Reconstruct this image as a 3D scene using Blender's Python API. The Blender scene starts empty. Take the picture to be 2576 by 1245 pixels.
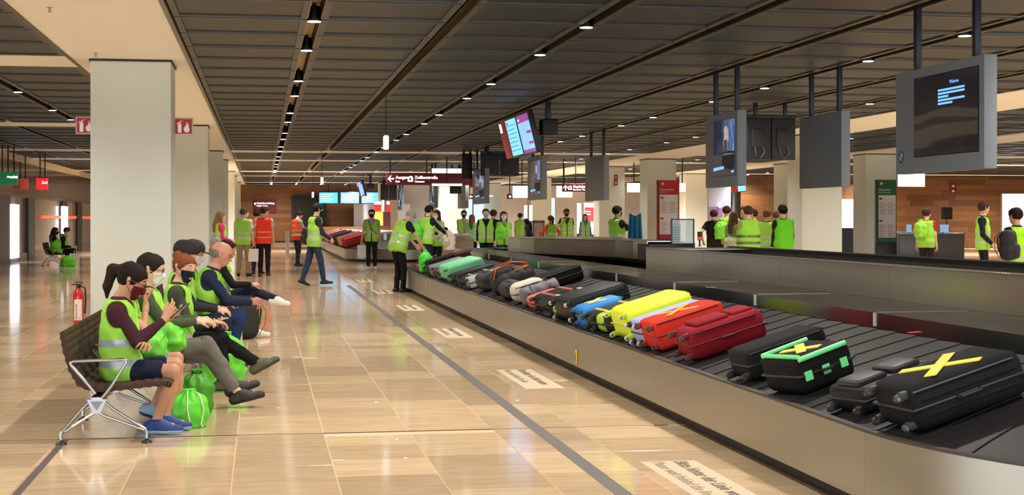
import bpy, bmesh, math, random
import numpy as np
from mathutils import Vector, Matrix, Euler
random.seed(7)
PI = math.pi
S = bpy.context.scene
COL = S.collection

# ------------------------------------------------------------------ camera
F_PX = 3720.0; CXP, HOR = 1288.0, 553.0; EYE = 1.5
TH = math.atan((1288 - 659) / F_PX); CT, ST = math.cos(TH), math.sin(TH)
cd = bpy.data.cameras.new('camera'); cam = bpy.data.objects.new('camera', cd); COL.objects.link(cam)
cd.sensor_fit = 'HORIZONTAL'; cd.sensor_width = 36.0; cd.lens = 36.0 * F_PX / 2576.0
cd.shift_x = 0.0; cd.shift_y = (HOR - 622.5) / 2576.0
cd.clip_start = 0.05; cd.clip_end = 400
cam.location = (0, 0, EYE); cam.rotation_euler = (PI / 2, 0, -TH)
S.camera = cam

# ------------------------------------------------------------------ world, exposure
S.view_settings.view_transform = 'Standard'; S.view_settings.look = 'None'
S.view_settings.gamma = 1.0; S.view_settings.use_curve_mapping = False
S.view_settings.exposure = 0.14
W = bpy.data.worlds.new('world'); S.world = W; W.use_nodes = True
W.node_tree.nodes['Background'].inputs[0].default_value = (0.84, 0.94, 1.0, 1)
W.node_tree.nodes['Background'].inputs[1].default_value = 3.6
LAMP_W = 330.0          # power of each ceiling downlight
CEIL = 3.83
GX = [0.6 + 1.62 * k for k in range(8)]            # lengthwise ceiling joints
LAMP_ROWS = [(0.6, -2), (3.84, -2), (8.7, -2), (11.94, -2), (-4.35, -2), (16.5, 0), (24.6, 0), (31.0, 0)]

# ------------------------------------------------------------------ helpers
def lin(c):
    c = c / 255.0
    return c / 12.92 if c <= 0.04045 else ((c + 0.055) / 1.055) ** 2.4
def rgb(r, g, b): return (lin(r), lin(g), lin(b), 1.0)
MC = {}
def mat(name, col=(200, 200, 200), rough=0.6, metal=0.0, emit=0.0, spec=0.5, coat=0.0, bump=0.0, bscale=60.0, sheen=0.0, alpha=1.0, var=0.0):
    key = (name, col, rough, metal, emit, spec, coat, bump, bscale, alpha, var)
    if key in MC: return MC[key]
    m = bpy.data.materials.new(name); m.use_nodes = True
    nt = m.node_tree; b = nt.nodes['Principled BSDF']
    b.inputs['Base Color'].default_value = rgb(*col)
    b.inputs['Roughness'].default_value = rough; b.inputs['Metallic'].default_value = metal
    b.inputs['Specular IOR Level'].default_value = spec
    b.inputs['Coat Weight'].default_value = coat; b.inputs['Coat Roughness'].default_value = 0.12
    if alpha < 1: b.inputs['Alpha'].default_value = alpha
    if emit:
        b.inputs['Emission Color'].default_value = rgb(*col); b.inputs['Emission Strength'].default_value = emit
    if bump or var:
        tc = nt.nodes.new('ShaderNodeTexCoord'); n = nt.nodes.new('ShaderNodeTexNoise')
        n.inputs['Scale'].default_value = bscale; n.inputs['Detail'].default_value = 4
        nt.links.new(tc.outputs['Object'], n.inputs['Vector'])
        if bump:
            bp = nt.nodes.new('ShaderNodeBump'); bp.inputs['Strength'].default_value = bump; bp.inputs['Distance'].default_value = 0.01
            nt.links.new(n.outputs['Fac'], bp.inputs['Height']); nt.links.new(bp.outputs['Normal'], b.inputs['Normal'])
        if var:
            hs = nt.nodes.new('ShaderNodeHueSaturation'); hs.inputs['Color'].default_value = rgb(*col)
            mr = nt.nodes.new('ShaderNodeMapRange'); mr.inputs[3].default_value = 1 - var; mr.inputs[4].default_value = 1 + var
            nt.links.new(n.outputs['Fac'], mr.inputs[0]); nt.links.new(mr.outputs[0], hs.inputs['Value'])
            nt.links.new(hs.outputs[0], b.inputs['Base Color'])
    MC[key] = m
    return m

def at(u, v, z=0.0):
    D = F_PX * (EYE - z) / (v - HOR); lat = (u - CXP) * D / F_PX
    return (lat * CT + D * ST, D * CT - lat * ST)
def atD(u, D):
    lat = (u - CXP) * D / F_PX
    return (lat * CT + D * ST, D * CT - lat * ST)
def zof(v, D): return EYE - (v - HOR) * D / F_PX
def at_y(u, Y):
    c = (u - CXP) / F_PX; D = Y / (CT - c * ST); return (D * c * CT + D * ST, Y)
def Y_on(u, X):      # Y of the point on the line x = X seen in column u
    c = (u - CXP) / F_PX; D = X / (c * CT + ST)
    return (D - X * ST) / CT

def tag(o, label=None, cat=None, group=None, kind=None):
    if label: o['label'] = label
    if cat: o['category'] = cat
    if group: o['group'] = group
    if kind: o['kind'] = kind
    return o
def empty(name, loc=(0, 0, 0), rz=0.0, label=None, cat=None, group=None):
    o = bpy.data.objects.new(name, None); COL.objects.link(o); o.location = loc; o.rotation_euler = (0, 0, rz)
    o.empty_display_size = 0.1
    return tag(o, label, cat, group)
def place(name, me, parent=None, loc=(0, 0, 0), rot=(0, 0, 0)):
    o = bpy.data.objects.new(name, me); COL.objects.link(o)
    if parent is not None: o.parent = parent
    o.location = loc; o.rotation_euler = rot
    return o
def copy_tree(src, parent=None):
    c = src.copy(); COL.objects.link(c)
    if parent is not None: c.parent = parent
    for ch in src.children: copy_tree(ch, c)
    return c

class MB:
    """collects simple solids, becomes one mesh"""
    def __init__(s): s.v = []; s.f = []; s.m = []; s.mats = []; s.sm = []
    def mi(s, m):
        if m not in s.mats: s.mats.append(m)
        return s.mats.index(m)
    def add(s, vs, fs, m, smooth=False):
        n = len(s.v); s.v += [tuple(map(float, p)) for p in vs]; k = s.mi(m)
        for f in fs: s.f.append([n + i for i in f]); s.m.append(k); s.sm.append(smooth)
    def box(s, lo, hi, m, bev=0.0, M=None):
        x0, y0, z0 = lo; x1, y1, z1 = hi
        if bev > 0:
            bm = bmesh.new(); bmesh.ops.create_cube(bm, size=1.0)
            bmesh.ops.scale(bm, vec=(x1 - x0, y1 - y0, z1 - z0), verts=bm.verts)
            bmesh.ops.translate(bm, vec=((x0 + x1) / 2, (y0 + y1) / 2, (z0 + z1) / 2), verts=bm.verts)
            bmesh.ops.bevel(bm, geom=bm.edges[:], offset=bev, segments=3, profile=0.5, affect='EDGES')
            vs = [tuple(v.co) for v in bm.verts]; bm.verts.index_update()
            fs = [[v.index for v in f.verts] for f in bm.faces]; bm.free()
            if M is not None: vs = [tuple(M @ Vector(v)) for v in vs]
            s.add(vs, fs, m, True); return s
        vs = [(x0, y0, z0), (x1, y0, z0), (x1, y1, z0), (x0, y1, z0), (x0, y0, z1), (x1, y0, z1), (x1, y1, z1), (x0, y1, z1)]
        if M is not None: vs = [tuple(M @ Vector(v)) for v in vs]
        s.add(vs, [(0, 3, 2, 1), (4, 5, 6, 7), (0, 1, 5, 4), (1, 2, 6, 5), (2, 3, 7, 6), (3, 0, 4, 7)], m); return s
    def tube(s, pts, r, m, n=10, caps=True, rr=None, flat=1.0):
        pts = [Vector(p) for p in pts]; N = len(pts); vs = []; up = Vector((0, 0, 1)); prev = None
        for i, p in enumerate(pts):
            t = (pts[min(i + 1, N - 1)] - pts[max(i - 1, 0)]).normalized()
            a = prev - t * prev.dot(t) if prev is not None else (up.cross(t) if abs(t.z) < 0.95 else Vector((1, 0, 0)).cross(t))
            if a.length < 1e-5: a = Vector((1, 0, 0)).cross(t)
            a.normalize(); b = t.cross(a); prev = a
            q = rr[i] if rr else r
            for k in range(n):
                an = 2 * PI * k / n; vs.append(p + a * math.cos(an) * q + b * math.sin(an) * q * flat)
        fs = []
        for i in range(N - 1):
            for k in range(n):
                fs.append((i * n + k, i * n + (k + 1) % n, (i + 1) * n + (k + 1) % n, (i + 1) * n + k))
        if caps: fs.append(tuple(range(n - 1, -1, -1))); fs.append(tuple((N - 1) * n + k for k in range(n)))
        s.add(vs, fs, m, True); return s
    def cyl(s, a, b, r, m, n=20, r2=None):
        return s.tube([a, b], r, m, n, rr=[r, r if r2 is None else r2])
    def lathe(s, prof, m, n=20, M=None):
        vs = []; fs = []
        for (r, z) in prof:
            for k in range(n): vs.append((r * math.cos(2 * PI * k / n), r * math.sin(2 * PI * k / n), z))
        for i in range(len(prof) - 1):
            for k in range(n): fs.append((i * n + k, i * n + (k + 1) % n, (i + 1) * n + (k + 1) % n, (i + 1) * n + k))
        fs.append(tuple(range(n - 1, -1, -1))); fs.append(tuple((len(prof) - 1) * n + k for k in range(n)))
        if M is not None: vs = [tuple(M @ Vector(v)) for v in vs]
        s.add(vs, fs, m, True); return s
    def prism(s, poly, z0, z1, m, M=None, smooth=False):
        n = len(poly); vs = [(x, y, z0) for x, y in poly] + [(x, y, z1) for x, y in poly]
        if M is not None: vs = [tuple(M @ Vector(v)) for v in vs]
        fs = [tuple(range(n - 1, -1, -1)), tuple(range(n, 2 * n))] + [(i, (i + 1) % n, n + (i + 1) % n, n + i) for i in range(n)]
        s.add(vs, fs, m, smooth); return s
    def mesh(s, name):
        me = bpy.data.meshes.new(name); me.from_pydata(s.v, [], s.f)
        for m in s.mats: me.materials.append(m)
        me.polygons.foreach_set('material_index', s.m); me.polygons.foreach_set('use_smooth', s.sm)
        me.update()
        if any(s.sm) and not all(s.sm) or any(s.sm): sharp(me)
        return me
    def build(s, name, parent=None, loc=(0, 0, 0), rot=(0, 0, 0)):
        return place(name, s.mesh(name), parent, loc, rot)
def sharp(me, ang=42):
    try: me.set_sharp_from_angle(angle=math.radians(ang))
    except Exception: pass

def text(s, name, parent, size, m, M, align='LEFT', ext=0.001, bold=0.0, sx=1.0):
    c = bpy.data.curves.new(name, 'FONT'); c.body = s; c.size = size; c.extrude = ext; c.align_x = align; c.offset = bold
    c.resolution_u = 2; c.materials.append(m)
    t = bpy.data.objects.new('tmp_text', c); COL.objects.link(t)
    me = bpy.data.meshes.new_from_object(t); bpy.data.objects.remove(t); bpy.data.curves.remove(c)
    o = bpy.data.objects.new(name, me); COL.objects.link(o); o.parent = parent
    o.matrix_local = M @ Matrix.Diagonal((sx, 1, 1, 1))
    return o

# ---- implicit surfaces ------------------------------------------------------
def nets(V, lo, h):
    """naive surface nets; V < 0 inside"""
    ins = V < 0; nx, ny, nz = V.shape
    c = [ins[dx:nx - 1 + dx, dy:ny - 1 + dy, dz:nz - 1 + dz] for dx in (0, 1) for dy in (0, 1) for dz in (0, 1)]
    cnt = sum(x.astype(np.int8) for x in c); act = (cnt > 0) & (cnt < 8)
    idx = np.argwhere(act)
    if len(idx) == 0: return np.zeros((0, 3)), np.zeros((0, 4), int)
    ids = -np.ones(act.shape, dtype=np.int64); ids[act] = np.arange(len(idx))
    acc = np.zeros((len(idx), 3)); num = np.zeros(len(idx))
    corners = [(dx, dy, dz) for dx in (0, 1) for dy in (0, 1) for dz in (0, 1)]
    vals = {q: V[idx[:, 0] + q[0], idx[:, 1] + q[1], idx[:, 2] + q[2]] for q in corners}
    for q in corners:
        for ax in range(3):
            if q[ax] == 0:
                r = list(q); r[ax] = 1; r = tuple(r); a, b = vals[q], vals[r]
                cr = (a < 0) != (b < 0); t = np.where(cr, a / np.where(np.abs(a - b) < 1e-12, 1e-12, a - b), 0)
                p = np.zeros((len(idx), 3)); p += q; p[:, ax] += t
                acc += p * cr[:, None]; num += cr
    P = (idx + acc / num[:, None]) * h + lo
    Q = []
    for ax in range(3):
        sl0 = [slice(None)] * 3; sl1 = [slice(None)] * 3; sl0[ax] = slice(0, -1); sl1[ax] = slice(1, None)
        a, b = ins[tuple(sl0)], ins[tuple(sl1)]
        e = np.argwhere(a != b); o1, o2 = (ax + 1) % 3, (ax + 2) % 3
        ok = (e[:, o1] > 0) & (e[:, o2] > 0) & (e[:, o1] < V.shape[o1] - 1) & (e[:, o2] < V.shape[o2] - 1); e = e[ok]
        sg = a[tuple(e.T)]
        def cell(d1, d2):
            k = e.copy(); k[:, o1] -= d1; k[:, o2] -= d2; return ids[tuple(k.T)]
        q = np.stack([cell(1, 1), cell(0, 1), cell(0, 0), cell(1, 0)], 1)
        q[~sg] = q[~sg][:, ::-1]; Q.append(q)
    return P, np.concatenate(Q)
def smin(a, b, k):
    if k <= 0: return np.minimum(a, b)
    h = np.clip(0.5 + 0.5 * (b - a) / k, 0, 1); return b + (a - b) * h - k * h * (1 - h)
def cone_d(P, a, b, ra, rb):
    a = np.asarray(a, np.float32); b = np.asarray(b, np.float32); ba = b - a; L = float(ba @ ba) + 1e-9
    t = np.clip(((P - a) @ ba) / L, 0, 1)
    d = P - a - t[..., None] * ba
    return np.sqrt((d * d).sum(-1)) - (ra + (rb - ra) * t)
def prims_d(P, prims, inf=0.0, k=0.03):
    D = None
    for q in prims:
        d = cone_d(P, q[0], q[1], q[2] + inf, q[3] + inf)
        D = d if D is None else smin(D, d, q[4] if len(q) > 4 else k)
    return D
def grid(lo, hi, h):
    ax = [np.arange(lo[i], hi[i] + h, h, dtype=np.float32) for i in range(3)]
    return np.stack(np.meshgrid(*ax, indexing='ij'), -1)
def bounds(prims, pad):
    A = np.array([np.asarray(q[0]) - q[2] for q in prims] + [np.asarray(q[1]) - q[3] for q in prims])
    B = np.array([np.asarray(q[0]) + q[2] for q in prims] + [np.asarray(q[1]) + q[3] for q in prims])
    return A.min(0) - pad, B.max(0) + pad
def implicit(fn, lo, hi, h):
    lo = np.asarray(lo, float); P = grid(lo, hi, h); return nets(fn(P), lo, h)
def np_mesh(name, parts, mats, matfn=None):
    vs = []; fs = []; n = 0
    for P, Q in parts:
        vs.append(P); fs.append(Q + n); n += len(P)
    V = np.concatenate(vs); Fc = np.concatenate(fs)
    me = bpy.data.meshes.new(name); me.vertices.add(len(V)); me.vertices.foreach_set('co', V.astype(np.float32).ravel())
    me.loops.add(len(Fc) * 4); me.loops.foreach_set('vertex_index', Fc.ravel().astype(np.int32))
    me.polygons.add(len(Fc)); me.polygons.foreach_set('loop_start', np.arange(0, len(Fc) * 4, 4, dtype=np.int32))
    for m in mats: me.materials.append(m)
    if matfn is not None: me.polygons.foreach_set('material_index', matfn(V[Fc].mean(1)).astype(np.int32))
    me.polygons.foreach_set('use_smooth', np.ones(len(Fc), bool)); me.update(calc_edges=True); me.validate()
    return me
# ------------------------------------------------------------------ surface materials
def nodes(m): return m.node_tree.nodes, m.node_tree.links, m.node_tree.nodes['Principled BSDF']
def stone_material():
    m = bpy.data.materials.new('polished_limestone'); m.use_nodes = True; N, Lk, B = nodes(m)
    geo = N.new('ShaderNodeNewGeometry'); oi = N.new('ShaderNodeObjectInfo')
    ad = N.new('ShaderNodeMath'); ad.operation = 'ADD'; fr = N.new('ShaderNodeMath'); fr.operation = 'FRACT'
    Lk.new(geo.outputs['Random Per Island'], ad.inputs[0]); Lk.new(oi.outputs['Random'], ad.inputs[1]); Lk.new(ad.outputs[0], fr.inputs[0])
    mp = N.new('ShaderNodeMapping'); mp.inputs['Scale'].default_value = (1.1, 6.0, 1); Lk.new(geo.outputs['Position'], mp.inputs['Vector'])
    off = N.new('ShaderNodeCombineXYZ'); mu = N.new('ShaderNodeMath'); mu.operation = 'MULTIPLY'; mu.inputs[1].default_value = 37
    Lk.new(fr.outputs[0], mu.inputs[0]); Lk.new(mu.outputs[0], off.inputs[0]); Lk.new(mu.outputs[0], off.inputs[1]); Lk.new(off.outputs[0], mp.inputs['Location'])
    n1 = N.new('ShaderNodeTexNoise'); n1.inputs['Scale'].default_value = 2.2; n1.inputs['Detail'].default_value = 7; n1.inputs['Roughness'].default_value = 0.62
    Lk.new(mp.outputs[0], n1.inputs['Vector'])
    cr = N.new('ShaderNodeValToRGB'); e = cr.color_ramp.elements
    e[0].position = 0.25; e[0].color = rgb(204, 174, 136); e[1].position = 0.72; e[1].color = rgb(230, 206, 172)
    x = cr.color_ramp.elements.new(0.5); x.color = rgb(220, 192, 154)
    Lk.new(n1.outputs['Fac'], cr.inputs[0])
    n2 = N.new('ShaderNodeTexNoise'); n2.inputs['Scale'].default_value = 7; n2.inputs['Detail'].default_value = 3; Lk.new(mp.outputs[0], n2.inputs['Vector'])
    r2 = N.new('ShaderNodeMapRange'); r2.inputs[1].default_value = 0.66; r2.inputs[2].default_value = 0.74; r2.inputs[4].default_value = 0.35
    Lk.new(n2.outputs['Fac'], r2.inputs[0])
    mx = N.new('ShaderNodeMix'); mx.data_type = 'RGBA'; Lk.new(r2.outputs[0], mx.inputs[0]); Lk.new(cr.outputs[0], mx.inputs[6]); mx.inputs[7].default_value = rgb(176, 140, 102)
    hs = N.new('ShaderNodeHueSaturation'); vr = N.new('ShaderNodeMapRange'); vr.inputs[3].default_value = 0.76; vr.inputs[4].default_value = 1.1
    Lk.new(fr.outputs[0], vr.inputs[0]); Lk.new(vr.outputs[0], hs.inputs['Value']); Lk.new(mx.outputs[2], hs.inputs['Color'])
    Lk.new(hs.outputs[0], B.inputs['Base Color'])
    B.inputs['Roughness'].default_value = 0.10; B.inputs['Specular IOR Level'].default_value = 0.35
    return m
M_STONE = stone_material()
M_JOINT = mat('pale_grout', (206, 182, 148), 0.5)
M_PLASTER = mat('cream_plaster', (252, 249, 242), 0.8, spec=0.3)
M_PILLAR = mat('pillar_paint', (220, 226, 218), 0.7, spec=0.3)
M_VOID = mat('black_void', (22, 20, 18), 0.8)
M_DARKMETAL = mat('black_metal', (24, 25, 28), 0.45, 0.3)
def panel_material(name, col, rough=0.42):
    m = bpy.data.materials.new(name); m.use_nodes = True; N, Lk, B = nodes(m)
    g = N.new('ShaderNodeNewGeometry'); n = N.new('ShaderNodeTexNoise'); n.inputs['Scale'].default_value = 5.0; n.inputs['Detail'].default_value = 6
    mp = N.new('ShaderNodeMapping'); mp.inputs['Scale'].default_value = (1, 3, 1); Lk.new(g.outputs['Position'], mp.inputs['Vector']); Lk.new(mp.outputs[0], n.inputs['Vector'])
    mr = N.new('ShaderNodeMapRange'); mr.inputs[3].default_value = 0.75; mr.inputs[4].default_value = 1.35; Lk.new(n.outputs['Fac'], mr.inputs[0])
    hs = N.new('ShaderNodeHueSaturation'); hs.inputs['Color'].default_value = rgb(*col); Lk.new(mr.outputs[0], hs.inputs['Value']); Lk.new(hs.outputs[0], B.inputs['Base Color'])
    B.inputs['Roughness'].default_value = rough; B.inputs['Metallic'].default_value = 0.35
    return m
M_MESHP = panel_material('dark_expanded_metal', (44, 47, 50), 0.5)
M_FRAMEP = panel_material('panel_frame_metal', (70, 73, 74), 0.5)

# ------------------------------------------------------------------ floor
flo = MB().box((-14, -6, -0.12), (48, 104, -0.004), M_JOINT).build('floor'); tag(flo, kind='structure')
def tile_mesh(L):
    w = 0.6 - 0.006; b = 0.002
    m = MB(); vs = [(0, 0, -0.004), (w, 0, -0.004), (w, L, -0.004), (0, L, -0.004), (b, b, 0), (w - b, b, 0), (w - b, L - b, 0), (b, L - b, 0)]
    m.add(vs, [(4, 5, 6, 7), (0, 1, 5, 4), (1, 2, 6, 5), (2, 3, 7, 6), (3, 0, 4, 7)], M_STONE)
    return m.mesh('tile')
TL = [0.42, 0.6, 0.6, 0.78, 0.96]; TM = {L: tile_mesh(L - 0.005) for L in TL}
def uv_of(X, Y, Z=0.0):
    D = X * ST + Y * CT; lat = X * CT - Y * ST
    return (CXP + F_PX * lat / D, HOR + F_PX * (EYE - Z) / D) if D > 0.1 else (-9999, 9999)
far = MB(); ntile = 0
for k in range(-20, 60):
    X = -0.17 + 0.6 * k
    if X > 44: break
    Y = 4.0 + random.random() * 0.9
    while Y < 99:
        L = random.choice(TL)
        if Y < 10.48 < Y + L and X < 3.4:      # cut at the transverse joint
            L = min(TL, key=lambda q: abs(q - (10.48 - Y)))
            if abs(10.48 - Y) < 0.2: Y = 10.5; continue
        ua, va = uv_of(X, Y); ub, vb = uv_of(X + 0.6, Y + L); uc, vc = uv_of(X + 0.6, Y)
        vis = ub > -20 and ua < 2400 and vb < 1245 and X < 3.0 and Y > 6
        if vis and Y < 19.3 and ntile < 298:
            place('tile', TM[L], flo, (X + 0.003, Y, 0)); ntile += 1
        elif (X > -9 or Y < 30) and not (vis and Y < 19.3 and False):
            LL = L if Y < 45 else L * 1.0
            far.add([(X + 0.003, Y, 0), (X + 0.597, Y, 0), (X + 0.597, Y + LL - 0.005, 0), (X + 0.003, Y + LL - 0.005, 0)], [(0, 1, 2, 3)], M_STONE)
        Y += L
tag(far.build('distant_tiles', flo), kind='stuff')
M_STRIP = mat('grey_floor_strip', (104, 97, 96), 0.5, bump=0.1, bscale=25, var=0.12)
tag(MB().box((1.90, 6.0, -0.003), (1.995, 34.0, 0.0025), M_STRIP).build('floor_marking_line', flo), 'grey waiting line along the carousel')
tag(MB().box((-1.345, 6.0, -0.003), (-1.30, 10.42, 0.002), mat('dark_joint', (92, 80, 84), 0.5)).build('floor_joint', flo), 'dark expansion joint')
tag(MB().box((-9, 10.475, -0.003), (2.93, 10.49, 0.0015), mat('dark_joint', (110, 86, 70), 0.5)).build('floor_joint', flo))
M_DOT = mat('white_dot', (240, 236, 226), 0.5)
for (u, v) in ((701, 1026), (866, 882), (946, 1012), (1302, 1007), (1020, 1152), (998, 1106)):
    x, y = at(u, v); MB().lathe([(0.012, 0), (0.012, 0.003)], M_DOT, 10).build('floor_dot', flo, (x, y, 0))  # small white discs laid on the tiles
# floor decals (film squares with lettering beside the waiting line)
M_DECAL = mat('clear_floor_film', (218, 198, 168), 0.35); M_DTXT = mat('grey_lettering', (112, 100, 86), 0.5)
for i in range(6):
    y1 = 8.9 + 5.7 * i
    d = MB().box((2.31, y1 - 1.68, 0.0005), (2.66, y1, 0.002), M_DECAL).build('floor_decal')
    M0 = Matrix(((0, 1, 0, 0), (-1, 0, 0, 0), (0, 0, 1, 0), (0, 0, 0, 1)))
    text('Bitte hinter der Linie warten', 'lettering', d, 0.125, M_DTXT, Matrix.Translation((2.51, y1 - 0.03, 0.003)) @ M0, ext=0.0005, bold=0.002, sx=0.93)
    text('Please wait behind the line', 'lettering', d, 0.115, mat('light_lettering', (150, 134, 112), 0.5), Matrix.Translation((2.37, y1 - 0.03, 0.003)) @ M0, ext=0.0005, sx=0.93)
    nm = ['nearest the camera, cut by the picture edge', 'in front of the dark red suitcase stretch', 'beside the grey duffel stretch of the belt', 'fourth along the grey line', 'near the man picking at the belt', 'farthest along the line'][i]
    tag(d, 'printed waiting notice stuck on floor, ' + nm, 'floor sticker', 'waiting notices on the floor')

# ------------------------------------------------------------------ ceiling
cei = MB().box((-14, -6, 4.2), (48, 104, 4.35), M_VOID).build('ceiling'); tag(cei, kind='structure')
def panel_mesh(w, L):
    m = MB(); t = 0.075; z0 = 0.0; z1 = 0.05; zi = 0.022
    X = [0, t, w - t, w]; Yy = [0, t, L - t, L]
    vs = [(x, y, z0) for y in Yy for x in X]
    fr = []
    for j in range(3):
        for i in range(3):
            if (i, j) != (1, 1): fr.append((j * 4 + i, j * 4 + 4 + i, j * 4 + 5 + i, j * 4 + 1 + i))
    m.add(vs, fr, M_FRAMEP)
    a = [(t, t), (w - t, t), (w - t, L - t), (t, L - t)]
    m.add([(x, y, z0) for x, y in a] + [(x, y, zi) for x, y in a], [(4, 7, 6, 5)], M_MESHP)
    m.add([(x, y, z0) for x, y in a] + [(x, y, zi) for x, y in a], [(i, 4 + i, 4 + (i + 1) % 4, (i + 1) % 4) for i in range(4)], M_FRAMEP)
    o = [(0, 0), (w, 0), (w, L), (0, L)]
    m.add([(x, y, z0) for x, y in o] + [(x, y, z1) for x, y in o], [(i, (i + 1) % 4, 4 + (i + 1) % 4, 4 + i) for i in range(4)], M_FRAMEP)
    return m
G = 0.085
cols = [(-1.0, 0.6 - G)] + [(g + G, min(g + 1.62 - G, 13.42)) for g in GX] \
     + [(-2.73 - 1.62 * k - 1.62 + G, -2.73 - 1.62 * k - (G if k else 0.03)) for k in range(4)] \
     + [(15.6 + 1.5 * k + G, 15.6 + 1.5 * (k + 1) - G) for k in range(3)] + [(22.2 + 1.62 * k + G, 22.2 + 1.62 * (k + 1) - G) for k in range(14)]
STR_R = {22, 27, 36, 41, 50}; STR_L = STR_R | {3, 13}
pm = {}; dist = MB(); np_ = 0
for (x0, x1) in cols:
    w = round(x1 - x0, 3)
    strips = STR_L if x1 < -2 else STR_R
    for n in range(-14, 55):
        y0 = 17.35 + 1.5 * n
        if n in strips: continue
        if y0 < 12:
            if w not in pm: pm[w] = None
            q = panel_mesh(w, 1.425)
        ua, va = uv_of(x0, y0, CEIL); ub, vb = uv_of(x1, y0 + 1.5, CEIL); uc, _ = uv_of(x1, y0, CEIL); ud, _ = uv_of(x0, y0 + 1.5, CEIL)
        inview = max(ua, ub, uc, ud) > 0 and min(ua, ub, uc, ud) < 2576 and vb > -5
        if inview and y0 < 37:
            if pm.get(w) is None: pm[w] = panel_mesh(w, 1.425).mesh('ceiling_panel')
            place('ceiling_panel', pm[w], cei, (x0, y0 + 0.037, CEIL)); np_ += 1
        else:
            q = panel_mesh(w, 1.425)
            if y0 < 12 or not inview:
                dist.add([(x0, y0 + .02, CEIL), (x1, y0 + .02, CEIL), (x1, y0 + 1.48, CEIL), (x0, y0 + 1.48, CEIL)], [(0, 3, 2, 1)], M_MESHP)
            else:
                n0 = len(dist.v); mm = [dist.mi(x) for x in q.mats]
                dist.v += [(x + x0, y + y0 + 0.037, z + CEIL) for x, y, z in q.v]
                dist.f += [[n0 + i for i in f] for f in q.f]; dist.m += [mm[i] for i in q.m]; dist.sm += q.sm
tag(dist.build('distant_ceiling_panels', cei), kind='stuff')
print('panels', np_, 'tiles', ntile)
def band(x0, x1, y0, y1): MB().box((x0, y0, CEIL - 0.002), (x1, y1, 4.2), M_PLASTER).build('plaster_band', cei)
band(-2.70, -1.04, -6, 100); band(13.45, 15.6, -6, 100); band(20.3, 22.2, -6, 100)
MB().box((-1.075, -6, CEIL - 0.03), (-1.02, 100, CEIL + 0.05), mat('bronze_edge', (120, 104, 80), 0.4, 0.6)).build('edge_profile', cei)
MB().box((-2.745, -6, CEIL - 0.02), (-2.70, 100, CEIL + 0.05), mat('bronze_edge', (60, 56, 50), 0.4, 0.6)).build('edge_profile', cei)
for n in STR_L:
    y0 = 17.35 + 1.5 * n
    band(-9.2, -2.705, y0 + 0.02, y0 + 1.48)
    if n in STR_R:
        band(-1.035, 13.445, y0 + 0.02, y0 + 1.48); band(15.605, 20.295, y0 + 0.02, y0 + 1.48); band(22.205, 45, y0 + 0.02, y0 + 1.48)
# rails inside the lengthwise joints
M_RAIL = mat('joint_rail', (92, 80, 58), 0.35, 0.7)
for g in GX + [-4.35, -5.97, -7.59]:
    for s_ in (-1, 1):
        MB().box((g + s_ * (G - 0.004) - 0.008, 4, CEIL + 0.004), (g + s_ * (G - 0.004) + 0.008, 99, CEIL + 0.14), M_RAIL).build('joint_rail', cei)
for g in (0.6, 2.22, 3.84):
    MB().box((g - G + .01, 4, 4.02), (g + G - .01, 60, 4.04), mat('joint_liner', (206, 182, 134), .6)).build('joint_liner', cei)
# sprinklers on the white band
for (u, v) in ((125, 18), (241, 133)):
    D = F_PX * (CEIL - EYE) / (HOR - v); x, y = atD(u, D)
    m = MB(); M_SPR = mat('nickel', (170, 160, 150), 0.3, 0.9)
    m.cyl((0, 0, 0.0), (0, 0, -0.05), 0.012, M_SPR); m.cyl((0, 0, 0.002), (0, 0, -0.006), 0.04, M_SPR); m.cyl((0, 0, -0.05), (0, 0, -0.054), 0.022, M_SPR)
    o = m.build('sprinkler', None, (x, y, CEIL)); tag(o, 'small nickel ceiling sprinkler on the white band, ' + ('nearest the camera' if v < 50 else 'just before the first white pillar'), 'sprinkler', 'ceiling sprinklers')
# downlights in the joints
M_LAMP = mat('lamp_glow', (255, 248, 238), emit=9.0); M_CAN = mat('black_can', (20, 19, 18), 0.35, 0.4)
def downlight_mesh():
    m = MB(); m.lathe([(0.078, 0.0), (0.085, 0.0), (0.085, 0.17), (0.02, 0.19), (0.02, 0.34)], M_CAN, 18); return m.mesh('lamp_can')
def lens_mesh():
    m = MB(); m.lathe([(0.077, -0.006), (0.077, 0.004)], M_LAMP, 18); return m.mesh('lens')
JN = {0.6: 'the ceiling joint closest to the first white pillars', 3.84: 'the joint with the bright row over the waiting line', 8.7: 'the joint running behind the blank grey hanging box', 11.94: 'the last joint before the right-hand white band', -4.35: 'the joint left of the first white pillar'}
DM, LM = downlight_mesh(), lens_mesh()
ld = bpy.data.lights.new('downlight', 'SPOT'); ld.energy = LAMP_W; ld.spot_size = math.radians(150); ld.spot_blend = 0.9; ld.shadow_soft_size = 0.075; ld.color = (1.0, 0.92, 0.82)
ldc = bpy.data.lights.new('downlight_cool', 'SPOT'); ldc.energy = LAMP_W * 1.3; ldc.spot_size = math.radians(150); ldc.spot_blend = 0.9; ldc.shadow_soft_size = 0.075; ldc.color = (1.0, 0.93, 0.86)
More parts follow.
